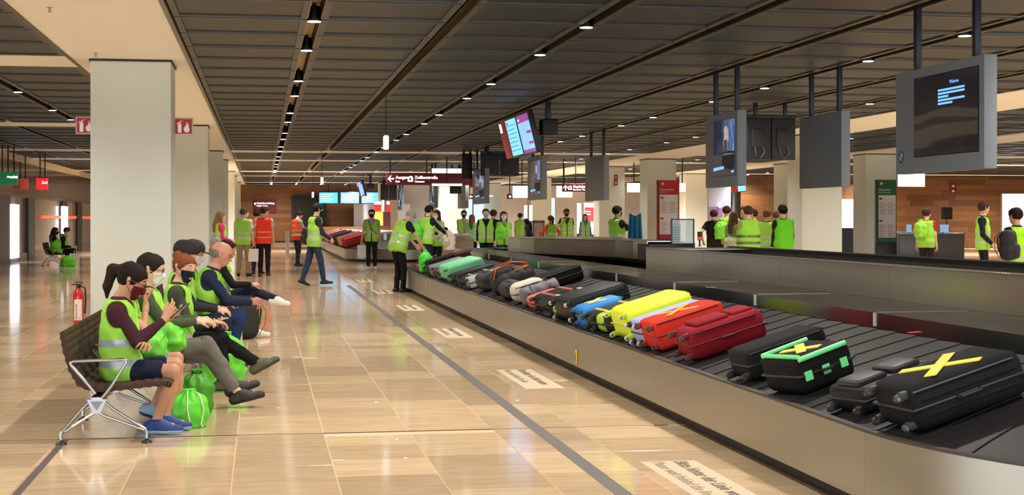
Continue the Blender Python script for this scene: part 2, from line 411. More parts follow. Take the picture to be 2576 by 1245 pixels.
for (gx, _) in LAMP_ROWS:
    for n in range(-10, 50):
        if n % 5 not in (0, 2): continue
        y = 17.35 + 1.5 * n
        u, v = uv_of(gx, y, CEIL); seen = -20 < u < 2600 and v > -20 and y > 8
        if seen and y < 75:
            e = empty('ceiling_downlight', (gx, y + 0.01, CEIL - 0.02)); place('lamp_can', DM, e); place('lens', LM, e)
            tag(e, 'round black can downlight in ' + JN.get(gx, 'a far joint beyond the right-hand pillars'), 'ceiling light', 'downlights in the dark ceiling')
        
        if y < 97 and (y < 40 or n % 5 == 0) and not (gx == 8.7 and (18 < y < 24 or 33 < y < 39)):
            lo_ = bpy.data.objects.new('lamp', ldc if gx > 13 else ld); COL.objects.link(lo_); lo_.location = (gx, y + 0.01, CEIL - 0.045)
            if seen: lo_.parent = e; lo_.location = (0, 0, -0.03)
for (x, y, w_) in ((5, 70, 900), (1, 95.5, 200), (6, 95.5, 200), (12, 94, 300), (18, 93, 300), (24, 93, 300), (31, 92, 300), (14, 66, 300), (30, 70.5, 260), (38, 70.5, 260), (44, 70.5, 200), (5, 86, 700), (17, 70, 700), (30, 60, 800), (-5, 66, 500), (-5, 84, 300)):
    a = bpy.data.lights.new('far_fill_spot', 'SPOT'); a.energy = w_ * 4; a.spot_size = math.radians(160); a.spot_blend = 0.8; a.color = (1, 0.93, 0.86); a.shadow_soft_size = 0.1  # bare spots added to brighten the far hall, without any fixture
    o = bpy.data.objects.new('far_fill_spot', a); COL.objects.link(o); o.location = (x, y, CEIL - 0.05)

# ------------------------------------------------------------------ pillars
pn = 0
def pillar(x0, y0, w=1.13, ztop=CEIL, label=''):
    global pn; pn += 1
    m = MB().box((x0, y0, 0), (x0 + w, y0 + w, ztop - 0.03), M_PILLAR); o = m.build('pillar'); tag(o, kind='structure')
    MB().box((x0 - 0.02, y0 - 0.02, ztop - 0.035), (x0 + w + 0.02, y0 + w + 0.02, ztop - 0.0), mat('shadow_gap', (60, 54, 46), 0.7)).build('shadow_gap', o)
    return o
for y in (22.05, 37.0, 50.5, 58.0, 71.5, 79.0, 92.5): pillar(-2.44, y)
for (x, y) in ((14.4, 38.1), (14.4, 54.4), (14.4, 62.5), (14.4, 79.0), (13.7, 92.0), (20.9, 49.1), (21.1, 58.0), (20.9, 71.5), (20.9, 79.0), (8.45, 71.0), (7.2, 92.0)): pillar(x, y)
# ------------------------------------------------------------------ walls
def wood_wall(name, x0, x1, y, z1, board=0.55, hh=0.19, seed=3, tone=1.0, y2=None):
    rnd = random.Random(seed)
    base = MB().box((x0, y + 0.03, 0), (x1, y + 0.3, z1), mat('wood_back', (70, 46, 30), 0.7)).build(name); tag(base, kind='structure')
    m = bpy.data.materials.new('walnut_boards'); m.use_nodes = True; N, Lk, B = nodes(m)
    g = N.new('ShaderNodeNewGeometry'); cr = N.new('ShaderNodeValToRGB'); e = cr.color_ramp.elements
    e[0].position = 0; e[0].color = rgb(*[c * tone for c in (104, 68, 42)]); e[1].position = 1; e[1].color = rgb(*[c * tone for c in (190, 130, 76)])
    x = e.new(0.5); x.color = rgb(*[c * tone for c in (140, 94, 56)]); x = e.new(0.9); x.color = rgb(*[c * tone for c in (164, 110, 66)])
    mp = N.new('ShaderNodeMapping'); mp.inputs['Scale'].default_value = (0.6, 1, 5); Lk.new(g.outputs['Position'], mp.inputs['Vector'])
    n = N.new('ShaderNodeTexNoise'); n.inputs['Scale'].default_value = 4; n.inputs['Detail'].default_value = 6; Lk.new(mp.outputs[0], n.inputs['Vector'])
    mx = N.new('ShaderNodeMath'); mx.operation = 'MULTIPLY_ADD'; mx.inputs[1].default_value = 0.5; Lk.new(n.outputs['Fac'], mx.inputs[0])
    m2 = N.new('ShaderNodeMath'); m2.operation = 'MULTIPLY'; m2.inputs[1].default_value = 0.6; Lk.new(g.outputs['Random Per Island'], m2.inputs[0]); Lk.new(m2.outputs[0], mx.inputs[2])
    Lk.new(mx.outputs[0], cr.inputs[0]); Lk.new(cr.outputs[0], B.inputs['Base Color']); B.inputs['Roughness'].default_value = 0.38
    mb = MB(); z = 0.02
    while z < z1 - 0.02:
        x = x0 - rnd.random() * board
        while x < x1:
            L = board * rnd.uniform(1.2, 4.5); a, b = max(x, x0), min(x + L, x1)
            if b - a > 0.05: mb.box((a + .004, y, z), (b - .004, y + 0.03 + rnd.uniform(0, .012), min(z + hh, z1) - 0.006), m)
            x += L
        z += hh
    tag(mb.build('boards', base), kind='stuff')
    return base
wood_wall('wall_back', -2.9, 8.3, 99.0, CEIL, 0.8, 0.27, 3)
wb = MB().box((8.3, 99.0, 0), (47.6, 99.4, 4.2), mat('back_wall_paint', (226, 220, 222), 0.7)).build('wall_back_plain'); tag(wb, kind='structure')
wood_wall('wall_right_wood', 24.6, 47.5, 74.0, CEIL, 0.7, 0.28, 5, 0.86)
tag(MB().box((47.5, -6, 0), (47.8, 104, 4.2), M_PLASTER).build('wall_right'), kind='structure')
# dark portal and skirting in the wood wall
tag(MB().box((1.93, 98.7, 0), (4.2, 98.98, 3.05), mat('portal_black', (26, 24, 24), 0.4)).build('door_1'), kind='structure')
tag(MB().box((-2.9, 98.6, 0.0), (8.3, 98.98, 0.12), mat('skirting', (60, 40, 28), 0.5)).build('baseboard_back'), kind='structure')
tag(MB().box((3.0, 97.2, 0.0), (13.0, 97.9, 1.05), mat('counter_wood', (150, 100, 60), 0.4), 0.02).build('service_counter'), 'long low wooden counter in front of the far wooden wall', 'counter')
# left glazed wall: fascia, beam, glass, dark posts, lit panels
M_SMOKE = mat('bronze_glass', (112, 98, 90), 0.12, 0.2, spec=0.8)
wl = MB(); wl.box((-9.0, 12, 3.62), (-8.6, 99, 4.2), mat('fascia', (226, 206, 172), 0.6)); wl.box((-9.0, -6, 0), (-8.6, 3.5, 4.2), mat('fascia', (226, 206, 172), 0.6))
wlo = wl.build('wall_left'); tag(wlo, kind='structure')
MB().box((-8.85, 12, 2.42), (-8.72, 99, 3.62), M_SMOKE).build('upper_glass', wlo)
MB().box((-8.8, 12, 2.32), (-8.62, 99, 2.44), mat('bronze_beam', (112, 98, 88), 0.4, 0.5)).build('transom', wlo)
MB().box((-8.9, 12, 0.02), (-8.72, 99, 2.34), mat('reflecting_glass', (176, 160, 148), 0.14, 0.25, spec=0.8)).build('lower_glass', wlo)
MB().box((-8.75, 12, 0.0), (-8.64, 99, 0.28), mat('glass_base', (140, 122, 104), 0.4)).build('kick_plate', wlo)
for (ua, ub) in ((-60, 27), (72, 88), (157, 170), (196, 207), (-180, -120)):
    y0, y1 = Y_on(ua, -8.6), Y_on(ub, -8.6)
    MB().box((-8.72, y0, 0), (-8.6, y1, 2.34), mat('door_post', (30, 25, 24), 0.4)).build('door_post', wlo)
for (ua, ub, z0, z1) in ((27, 49, 0.15, 2.05), (158, 171, 0.9, 2.1)):
    y0, y1 = Y_on(ua, -8.58), Y_on(ub, -8.58)
    MB().box((-8.66, y0, z0), (-8.58, y1, z1), mat('lit_panel', (225, 240, 255), emit=2.6)).build('lit_panel', wlo)
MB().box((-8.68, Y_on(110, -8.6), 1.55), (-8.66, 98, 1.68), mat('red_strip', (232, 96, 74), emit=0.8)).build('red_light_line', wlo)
tag(MB().box((-14, 98.6, 0), (-2.9, 99.4, 4.2), M_PLASTER).build('wall_back_left'), kind='structure')
# ------------------------------------------------------------------ people builder
V3 = lambda *a: np.array(a, float)
def nrm(v): v = np.asarray(v, float); return v / (np.linalg.norm(v) + 1e-9)
def ik(a, t, l1, l2, pole):
    d = t - a; L = np.linalg.norm(d); L2 = min(L, (l1 + l2) * 0.998); d = d / L; t = a + d * L2
    x = (l1 * l1 - l2 * l2 + L2 * L2) / (2 * L2); hgt = math.sqrt(max(l1 * l1 - x * x, 0))
    p = np.asarray(pole, float); p = p - d * (p @ d); p = nrm(p)
    return a + d * x + p * hgt, t
def rotx(p, a, o=(0, 0, 0)):
    p = np.asarray(p, float) - o; c, s = math.cos(a), math.sin(a)
    return np.array([p[0], p[1] * c + p[2] * s, -p[1] * s + p[2] * c]) + o     # positive = lean forward (+y)
SKIN = {'light': (226, 176, 148), 'tan': (196, 142, 112), 'dark': (150, 104, 80), 'pink': (214, 150, 128)}
LIME = (160, 222, 78); ORANGE = (255, 96, 40)
def hand(w, d, n, side, curl, r, grip=0.0):
    """w wrist, d finger direction, n palm normal, side = thumb side vector; returns list of prims"""
    d, n = nrm(d), nrm(n); s = nrm(side); P = []
    kn = []
    for i, (o, L) in enumerate(((0.030, .072), (0.010, .080), (-0.010, .074), (-0.030, .058))):
        k = w + d * (0.088 - abs(i - 1.2) * .004) + s * o
        P.append((w + d * .012 + s * o * .55, k, r * 1.45, r * 1.2, 0.012)); kn.append((k, L))
    for i, (k, L) in enumerate(kn):
        p = k; a = 0.0; seg = (L * .48, L * .30, L * .22)
        for j, sl in enumerate(seg):
            a += curl * (1.0, 1.15, .8)[j] * (0.9 + .08 * i)
            q = p + (d * math.cos(a) + n * math.sin(a)) * sl + s * (0.003 * (1.5 - i)) * (1 - grip)
            P.append((p, q, r * (1.0 - .1 * j), r * (.92 - .1 * j), 0.002)); p = q
    b = w + d * .025 + s * .026
    q = b + d * .030 + s * .024 + n * .012; t = q + d * .028 + n * (.010 + .03 * curl) - s * .004 * curl
    P.append((b, q, r * 1.35, r * 1.15, 0.008)); P.append((q, t, r * 1.1, r * .85, 0.003))
    return P
def build_person(loc, yaw, label, pose='stand', H=1.75, fem=False, skin='light', shirt=(40, 42, 50), sleeves='long', trousers=(34, 36, 44), shorts=False,
                 vest=LIME, vest_open=True, hair=(44, 32, 26), hairstyle='short', mask=None, glasses=False, hat=None, shoes=(30, 30, 34), sole=(30, 30, 30),
                 lean=0.0, head_pitch=0.0, head_yaw=0.0, wr=None, el=None, hd=None, ank=None, toe=None, knee_pole=None, curl=0.5, near=False, group=None,
                 stripes=(196, 204, 200), pole=None, bulk=1.0, stripe_on=True, collar=None, seat=0.5, hip_y=0.0):
    s = H / 1.75; hb = 0.011 if near else (0.017 if pose != 'stand' else 0.02)
    sit = pose == 'sit'
    pel = V3(0, hip_y, (seat + 0.015) if sit else 0.95 * s)
    la = math.radians(lean)
    u = rotx((0, 0, 1), la); f = rotx((0, 1, 0), la); sw = (0.155 if fem else 0.178) * s
    nb = pel + u * 0.515 * s; sh = [pel + u * 0.455 * s + V3(sx * sw, -0.005, 0) for sx in (-1, 1)]
    lp = la + math.radians(head_pitch); cy, sy = math.cos(math.radians(head_yaw)), math.sin(math.radians(head_yaw))
    def hrot(v):       # head frame -> local
        v = np.asarray(v, float); v = V3(v[0] * cy + v[1] * sy, -v[0] * sy + v[1] * cy, v[2]); return rotx(v, lp)
    hu, hf, hr = hrot((0, 0, 1)), hrot((0, 1, 0)), hrot((1, 0, 0))
    hc = nb + rotx((0, 0, 1), (la + lp) / 2) * 0.085 * s + hu * 0.085 * s + hf * 0.03
    hips = [pel + V3(sx * 0.088 * s, 0.0, -0.02) for sx in (-1, 1)]
    th, shk = 0.435 * s, 0.42 * s
    if ank is None: ank = [(-0.12, 0.43, 0.085), (0.12, 0.43, 0.085)] if sit else [(-0.10, 0.0, 0.085), (0.10, 0.03, 0.085)]
    if toe is None: toe = [(-0.18, 1, 0), (0.18, 1, 0)]
    kp = knee_pole or [(-0.15, 0.6, 1) if sit else (0, 1, 0), (0.15, 0.6, 1) if sit else (0, 1, 0)]
    kn = []; an = []
    for i in (0, 1):
        k, a = ik(hips[i], V3(*ank[i]), th, shk, kp[i]); kn.append(k); an.append(a)
    if wr is None: wr = [(-0.25, 0.05, 0.80 * s), (0.25, 0.05, 0.80 * s)] if not sit else [(-0.13, 0.36, 0.62), (0.13, 0.36, 0.62)]
    poles = pole or [(-0.5, -1, -0.4), (0.5, -1, -0.4)]
    eb = []; ws = []
    for i in (0, 1):
        e, w = ik(sh[i], V3(*wr[i]), 0.285 * s, 0.255 * s, poles[i]); eb.append(e); ws.append(w)
    B = bulk; tw = 0.065 * s * B
    def torso(kx=1.0):
        return [(pel + V3(-tw, 0, .02), pel + u * .26 * s + V3(-tw * 1.1, 0.005, 0), .105 * s * B * kx, .098 * s * B * kx, .06),
                (pel + V3(tw, 0, .02), pel + u * .26 * s + V3(tw * 1.1, 0.005, 0), .105 * s * B * kx, .098 * s * B * kx, .06),
                (pel + u * .22 * s + V3(-tw, 0.005, 0), pel + u * .40 * s + V3(-tw * 1.35, 0, 0), .10 * s * B, .095 * s, .06),
                (pel + u * .22 * s + V3(tw, 0.005, 0), pel + u * .40 * s + V3(tw * 1.35, 0, 0), .10 * s * B, .095 * s, .06),
                (sh[0] + V3(.02, 0, -.005), sh[1] + V3(-.02, 0, -.005), .066 * s, .066 * s, .06),
                (nb - u * .04, nb + u * .02, .075 * s, .055 * s, .05)]
    T = torso()
    arms = []
    for i in (0, 1):
        arms += [(sh[i], eb[i], .050 * s, .040 * s, .025), (eb[i], ws[i], .040 * s, .027 * s, .02)]
    legs = []
    for i in (0, 1):
        legs += [(hips[i], kn[i], .086 * s, .056 * s, .03), (kn[i], kn[i] * .55 + an[i] * .45 + V3(0, 0, 0), .055 * s, .052 * s, .02), (kn[i] * .55 + an[i] * .45, an[i], .052 * s, .036 * s, .02)]
    bb = .094 * s
    head = [(hc + hu * .03 - hf * .018, hc + hu * .03 + hf * .015, .092 * s, .088 * s, .02), (hc - hu * .045 + hf * .018, hc - hu * .075 + hf * .045, .066 * s, .042 * s, .045),
            (hc - hu * .02 + hf * .085 * s, hc - hu * .035 + hf * .108 * s, .012, .015, .014), (hc + hu * .02 + hf * .078, hc - hu * .02 + hf * .09, .010, .012, .014),
            (hc - hu * .015 + hr * .088 * s - hf * .01, hc + hu * .02 + hr * .096 * s - hf * .018, .012, .014, .006), (hc - hu * .015 - hr * .088 * s - hf * .01, hc + hu * .02 - hr * .096 * s - hf * .018, .012, .014, .006),
            (hc - hu * .068 + hf * .082, hc - hu * .066 + hf * .084, .017, .016, .012),
            (nb - u * .03, hc - hu * .05 - hf * .01, .054 * s, .056 * s, .03)]
    hands = []
    hd = hd or [None, None]
    for i in (0, 1):
        sx = -1 if i == 0 else 1
        if hd[i] is not None: d, n, sd = hd[i]
        else:
            d = nrm(ws[i] - eb[i]); n = V3(-sx, 0, -.2) if not sit else V3(-sx * .5, .1, -.8); n = nrm(n - d * (n @ d)); sd = np.cross(d, n) * (1 if (np.cross(d, n) @ V3(0, 1, .3)) > 0 else -1)
        hands.append(hand(ws[i], V3(*d), V3(*n), V3(*sd), curl if not isinstance(curl, tuple) else curl[i], .0092 if near else .0105))
    root = empty('person', (loc[0], loc[1], 0), yaw); tag(root, label, 'person', group)
    kb = head + T + arms + legs
    feet_b = [(an[i], an[i] + nrm(toe[i]) * .12 - V3(0, 0, .03), .036, .03) for i in (0, 1)]
    kb += feet_b
    lo, hi = bounds(kb, .03)
    parts = [implicit(lambda P: prims_d(P, kb, -0.004), lo, hi, hb * 1.15)]
    # finer head and hands laid over the same body
    lo, hi = bounds(head[:7], .02)
    parts.append(implicit(lambda P: prims_d(P, head, 0.0), lo, hi, .0062 if near else .012))
    for i in (0, 1):
        Hh = hands[i] + [(eb[i] * .25 + ws[i] * .75, ws[i], .029 * s, .026 * s, .015)]
        lo, hi = bounds(Hh, .012); parts.append(implicit(lambda P: prims_d(P, Hh, 0), lo, hi, .0045 if near else .008))
    msk = mat('skin_' + skin, SKIN[skin], 0.5, spec=0.35, bump=0.05, bscale=80)
    place('body', np_mesh('body', parts, [msk]), root)
    ph = random.random() * 9
    def wrk(P, a=.004): return a * (np.sin(P[..., 2] * 34 + 3 * np.sin(P[..., 0] * 21 + ph)) * np.sin(P[..., 1] * 29 + P[..., 0] * 17 + ph))
    # shirt
    ar = []
    for i in (0, 1):
        if sleeves == 'long': ar += [(sh[i], eb[i], .056 * s, .050 * s, .03), (eb[i], eb[i] * .1 + ws[i] * .9, .050 * s, .036 * s, .02)]
        else: e = sh[i] * .38 + eb[i] * .62; ar += [(sh[i], e, .058 * s, .060 * s, .03)]
    ms = mat('cloth', shirt, 0.85, spec=0.2, bump=0.15, bscale=140, var=.06)
    lo, hi = bounds(T + ar, .05)
    ne_ = [(hc - hu * .10, nb - u * .005, .06 * s, .062 * s)]
    def f_shirt(P):
        D = np.minimum(prims_d(P, T, .010), 1); D = smin(D, prims_d(P, ar, 0), .025) + wrk(P)
        D = np.maximum(D, (P - (nb + u * .035)) @ u)
        if sleeves == 'long':
            return D
        for i in (0, 1):
            e = sh[i] * .38 + eb[i] * .62; dn = nrm(eb[i] - sh[i]); t = (P - e) @ dn
            near_arm = np.sqrt(((P - e) ** 2).sum(-1)) < .12
            D = np.where(near_arm & (t > .0), np.maximum(D, t), D)
        return D
    place('shirt', np_mesh('shirt', [implicit(f_shirt, lo, hi, hb)], [ms]), root)
    # trousers
    lg = []
    for i in (0, 1):
        if shorts: lg += [(hips[i], hips[i] * .22 + kn[i] * .78, .100 * s, .078 * s, .03)]
        else: m_ = kn[i] * .5 + an[i] * .5; lg += [(hips[i], kn[i], .097 * s, .068 * s, .03), (kn[i], m_, .066 * s, .060 * s, .02), (m_, an[i] + nrm(kn[i] - an[i]) * .01, .060 * s, .052 * s, .02)]
    base_t = [(pel + V3(-tw, 0, .02), pel + V3(tw, 0, .02), .108 * s * B, .108 * s * B, .05), (pel + u * .08 + V3(-tw, 0, .0), pel + u * .08 + V3(tw, 0, 0), .104 * s * B, .104 * s * B, .05)]
    mt = mat('trouser_cloth', trousers, 0.85, spec=0.2, bump=0.2, bscale=120, var=.08)
    lo, hi = bounds(base_t + lg, .05)
    kf = .5
    def f_tr(P):
        DL = prims_d(P, lg[:len(lg) // 2], 0); DR = prims_d(P, lg[len(lg) // 2:], 0)
        D = smin(np.minimum(DL, DR), prims_d(P, base_t, .004), .03) + wrk(P, .0055)
        if shorts:
            for i in (0, 1):
                e = hips[i] * .22 + kn[i] * .78; dn = nrm(kn[i] - hips[i]); t = (P - e) @ dn
                D = np.where((np.sqrt(((P - e) ** 2).sum(-1)) < .15) & (t > 0.02), np.maximum(D, t - .02), D)
        else:
            for i in (0, 1):
                dn = nrm(an[i] - kn[i]); t = (P - an[i]) @ dn
                D = np.where((np.sqrt(((P - an[i]) ** 2).sum(-1)) < .12), np.maximum(D, t - .012), D)
        return D
    place('trousers' if not shorts else 'shorts', np_mesh('trousers', [implicit(f_tr, lo, hi, hb)], [mt]), root)
    # shoes
    for i in (0, 1):
        t = nrm(toe[i]); dn = nrm(V3(0, 0, -1) - t * (V3(0, 0, -1) @ t)); a = an[i]; sd = np.cross(t, dn)
        P0 = a - t * .045 + dn * .035; P1 = a + t * .06 + dn * .042; P2 = a + t * .175 * s + dn * .048
        pr = [(P0, P1, .040, .042, .03), (P1, P2, .042, .032, .03), (a + dn * .00, P0, .040, .040, .03), (a + t * .02, P1 + t * .02 - dn * .01, .038, .034, .03)]
        lo, hi = bounds(pr, .02)
        def f_sh(P):
            D = prims_d(P, pr, 0); D = np.maximum(D, (P - (a + dn * .074)) @ dn); return np.maximum(D, (P - (a - dn * .03)) @ -dn)
        def mf(C): return ((C - (a + dn * .049)) @ dn > 0).astype(int)
        place('shoe', np_mesh('shoe', [implicit(f_sh, lo, hi, .008 if near else .013)], [mat('shoe_upper', shoes, 0.6, bump=.2, bscale=90), mat('shoe_sole', sole, 0.6)], mf), root)
        if near:
            mb = MB()
            for q in range(4):
                c = a + t * (.052 + q * .022) + dn * (.0045 * q - .003) ; mb.tube([c - sd * .018 - dn * .001, c - dn * .010 + dn * .004, c + sd * .018 - dn * .001], .0028, mat('lace', (210, 214, 220), .7), 6)
            mb.build('laces', root)
    # vest
    if vest:
        mv = mat('hi_vis_mesh', vest, 0.7, spec=0.25, bump=0.25, bscale=160, var=.05); mst = mat('reflective_tape', stripes, 0.35, 0.25)
        vt = [(q[0], q[1], q[2], q[3], q[4]) for q in torso(1.04)]
        if not sit: vt += [(pel - V3(tw, 0, .10), pel + V3(-tw, 0, 0), .104 * s * B, .108 * s * B, .05), (pel - V3(-tw, 0, .10), pel + V3(tw, 0, 0), .104 * s * B, .108 * s * B, .05)]
        else: vt += [(pel + V3(-tw, .05, -.01), pel + V3(tw, .05, -.01), .11, .11, .05)]
        lo, hi = bounds(vt, .06)
        c0 = nb + u * .01
        def f_v(P):
            D = prims_d(P, vt, .026, .05) + wrk(P, .005)
            t = (P - pel) @ u
            D = np.maximum(D, -(t + (.13 if not sit else .085))); D = np.maximum(D, (P - (nb + u * .012)) @ u)
            for i in (0, 1):
                sx = -1 if i == 0 else 1
                o = sh[i] + V3(sx * .045, 0, 0) - u * .03
                D = np.maximum(D, .088 * s - np.sqrt((((P - o) * V3(1.0, 1, .78)) ** 2).sum(-1)))
            x = P[..., 0]; fy = (P - pel) @ f
            if vest_open: D = np.where(fy > .03, np.maximum(D, .012 + np.clip((t - .30 * s) * .42, 0, .09) - np.abs(x)), D)
            D = np.maximum(D, .066 * s - np.sqrt((((P - nb) ** 2)).sum(-1)))
            return D
        def mf(C):
            t = (C - pel) @ u
            return (((t > .015) & (t < .068)) | ((t > .155) & (t < .208))).astype(int) if stripe_on else np.zeros(len(C), int)
        place('vest', np_mesh('vest', [implicit(f_v, lo, hi, hb)], [mv, mst], mf), root)
    # hair
    if hairstyle:
        mh = mat('hair', tuple(int(c * .8) for c in hair), 0.75, spec=0.12, bump=0.6, bscale=45, var=.25)
        cap_ = [(hc + hu * .036 - hf * .022, hc + hu * .036 + hf * .010, .102 * s, .096 * s, .02)]
        ex = []
        if hairstyle in ('long', 'ponytail', 'bun'): pass
        if hairstyle == 'long':
            ex = [(hc - hf * .06, nb - f * .10 - u * .02, .078, .06, .04), (nb - f * .10 - u * .02, nb - f * .125 - u * .16, .06, .04, .04),
                  (hc + hr * .07 - hf * .02, hc + hr * .075 - hu * .14, .035, .028, .03), (hc - hr * .07 - hf * .02, hc - hr * .075 - hu * .14, .035, .028, .03)]
        if hairstyle == 'ponytail':
            b = hc + hu * .05 - hf * .105
            ex = [(b, b - hf * .045 - hu * .02, .03, .04, .02), (b - hf * .045 - hu * .02, b - hf * .05 - hu * .15, .042, .030, .02), (b - hf * .05 - hu * .15, b - hf * .03 - hu * .23, .030, .010, .02)]
        if hairstyle == 'bun': ex = [(hc + hu * .09 - hf * .10, hc + hu * .095 - hf * .11, .042, .042, .01)]
        lo, hi = bounds(cap_ + ex, .03)
        bald = hairstyle == 'bald'
        def f_h(P):
            D = prims_d(P, cap_, .002) + .0035 * np.sin(P[..., 0] * 90 + P[..., 2] * 60) * np.sin(P[..., 1] * 80)
            q = P - hc; z = q @ hu; y = q @ hf; x = np.abs(q @ hr)
            # hairline: forehead, temples, nape
            line = np.maximum(-(z + .055 + 0.9 * np.clip(-y, -1, .05)), np.where(y > -.02, (.060 - z) - np.clip(.085 - y, 0, 1) * 1.3, -1)) if not bald else \
                np.maximum(-(z + .05), np.maximum(z - .035, y + .02))
            D = np.maximum(D, line)
            if ex: D = smin(D, prims_d(P, ex, 0) + .004 * np.sin(P[..., 0] * 120), .02)
            return D
        place('hair', np_mesh('hair', [implicit(f_h, lo, hi, .0075 if near else .014)], [mh]), root)
    if mask:
        mk = mat('face_mask', mask, 0.8, spec=.2, bump=.1)
        hm = head[:4]
        lo, hi = bounds(hm, .03)
        def f_m(P):
            D = prims_d(P, hm, .009); q = P - hc; z = q @ hu; y = q @ hf
            D = np.maximum(D, z + .012 - .12 * np.clip(y - .05, 0, 1)); D = np.maximum(D, -(z + .118)); return np.maximum(D, .028 - y + .2 * np.abs(z + .05))
        place('mask', np_mesh('mask', [implicit(f_m, lo, hi, .007 if near else .012)], [mk]), root)
        if near:
            mb = MB()
            for sx in (-1, 1):
                mb.tube([tuple(hc + hr * sx * .072 - hu * .02 + hf * .04), tuple(hc + hr * sx * .097 + hu * .004 - hf * .01)], .0018, mk, 6)
                mb.tube([tuple(hc + hr * sx * .062 - hu * .085 + hf * .045), tuple(hc + hr * sx * .094 - hu * .03 - hf * .012)], .0018, mk, 6)
            mb.build('mask_loop', root)
    # eyes
    ey = MB(); Me = mat('eye_white', (235, 230, 225), .3); Mi = mat('iris', (40, 28, 22), .2)
    for sx in (-1, 1):
        c = hc + hr * sx * .033 + hu * .012 + hf * .079 * s
        for (rad, mm_, o) in ((.0125, Me, 0), (.0068, Mi, .0075)):
            cc = c + hf * o; M = Matrix.Translation(Vector(cc))
            ey.lathe([(rad * math.sin(a), -rad * math.cos(a)) for a in (0.05, .6, 1.1, 1.57, 2.1, 2.6, 3.1)], mm_, 8, M)
    ey.build('eyes', root)
    if near:
        br = MB(); mh2 = mat('brow', hair, .7)
        for sx in (-1, 1): br.tube([tuple(hc + hr * sx * .016 + hu * .036 + hf * .093), tuple(hc + hr * sx * .034 + hu * .041 + hf * .089), tuple(hc + hr * sx * .05 + hu * .034 + hf * .075)], .004, mh2, 6)
        br.build('eyebrows', root)
        lp_ = mat('lips', (176, 100, 90), .5)
        if not mask: MB().tube([tuple(hc - hr * .024 - hu * .062 + hf * .088), tuple(hc - hu * .060 + hf * .099), tuple(hc + hr * .024 - hu * .062 + hf * .088)], .0055, lp_, 6).build('lips', root)
    if glasses:
        mg = mat('glasses_frame', (28, 24, 24), .3); gb = MB()
        for sx in (-1, 1):
            c = hc + hr * sx * .034 + hu * .010 + hf * .102
            gb.tube([tuple(c + hr * math.cos(a) * .024 + hu * math.sin(a) * .018 - hf * abs(math.cos(a)) * .004) for a in np.linspace(0, 2 * PI, 15)], .0024, mg, 6, caps=False)
            gb.tube([tuple(c + hr * sx * .025), tuple(hc + hr * sx * .096 + hu * .014 + hf * .0), tuple(hc + hr * sx * .097 - hu * .004 - hf * .02)], .0024, mg, 6)
        gb.tube([tuple(hc + hr * -.011 + hu * .012 + hf * .106), tuple(hc + hr * .011 + hu * .012 + hf * .106)], .0022, mg, 6)
        gb.build('glasses', root)
    if hat:
        kind, hcol = hat; mhat = mat('hat_cloth', hcol, .8, bump=.2)
        cp = [(hc + hu * .05 - hf * .02, hc + hu * .055 + hf * .012, .106 * s, .10 * s, .02)]
        if kind == 'beret': cp = [(hc + hu * .075 - hf * .05 - hr * .03, hc + hu * .085 + hf * .03 + hr * .03, .09, .085, .02), (hc + hu * .04 - hf * .02, hc + hu * .045, .10, .10, .03)]
        brim = [(hc + hu * .045 + hf * .085, hc + hu * .032 + hf * .150, .075, .055)]
        lo, hi = bounds(cp + brim, .02)
        def f_c(P):
            q = P - hc; z = q @ hu
            D = np.maximum(prims_d(P, cp, 0), .034 - z)
            if kind == 'cap': D = np.minimum(D, np.maximum(prims_d(P, brim, 0), np.maximum(np.abs(z - .042 + .12 * np.clip((q @ hf) - .09, 0, 1)) - .006, .06 - (q @ hf))))
            return D
        place('hat', np_mesh('hat', [implicit(f_c, lo, hi, .007 if near else .013)], [mhat]), root)
    if collar:
        co = [(nb - u * .012, nb + u * .028, .068 * s, .062 * s)]
        lo, hi = bounds(co, .02)
        place('collar', np_mesh('collar', [implicit(lambda P: np.maximum(prims_d(P, co, .004), np.maximum((P - (nb + u * .035)) @ u, -((P - (nb - u * .02)) @ u))), lo, hi, .008)], [mat('collar_cloth', collar, .8)]), root)
    root['_w'] = 1; del root['_w']
    M = Matrix.Translation(Vector((loc[0], loc[1], 0))) @ Matrix.Rotation(yaw, 4, 'Z')
    info = dict(root=root, M=M, ws=ws, nb=nb, u=u, f=f, pel=pel, hc=hc, hu=hu, hf=hf, an=an, kn=kn, s=s)
    return info
def w2(info, p): return tuple(info['M'] @ Vector(p))

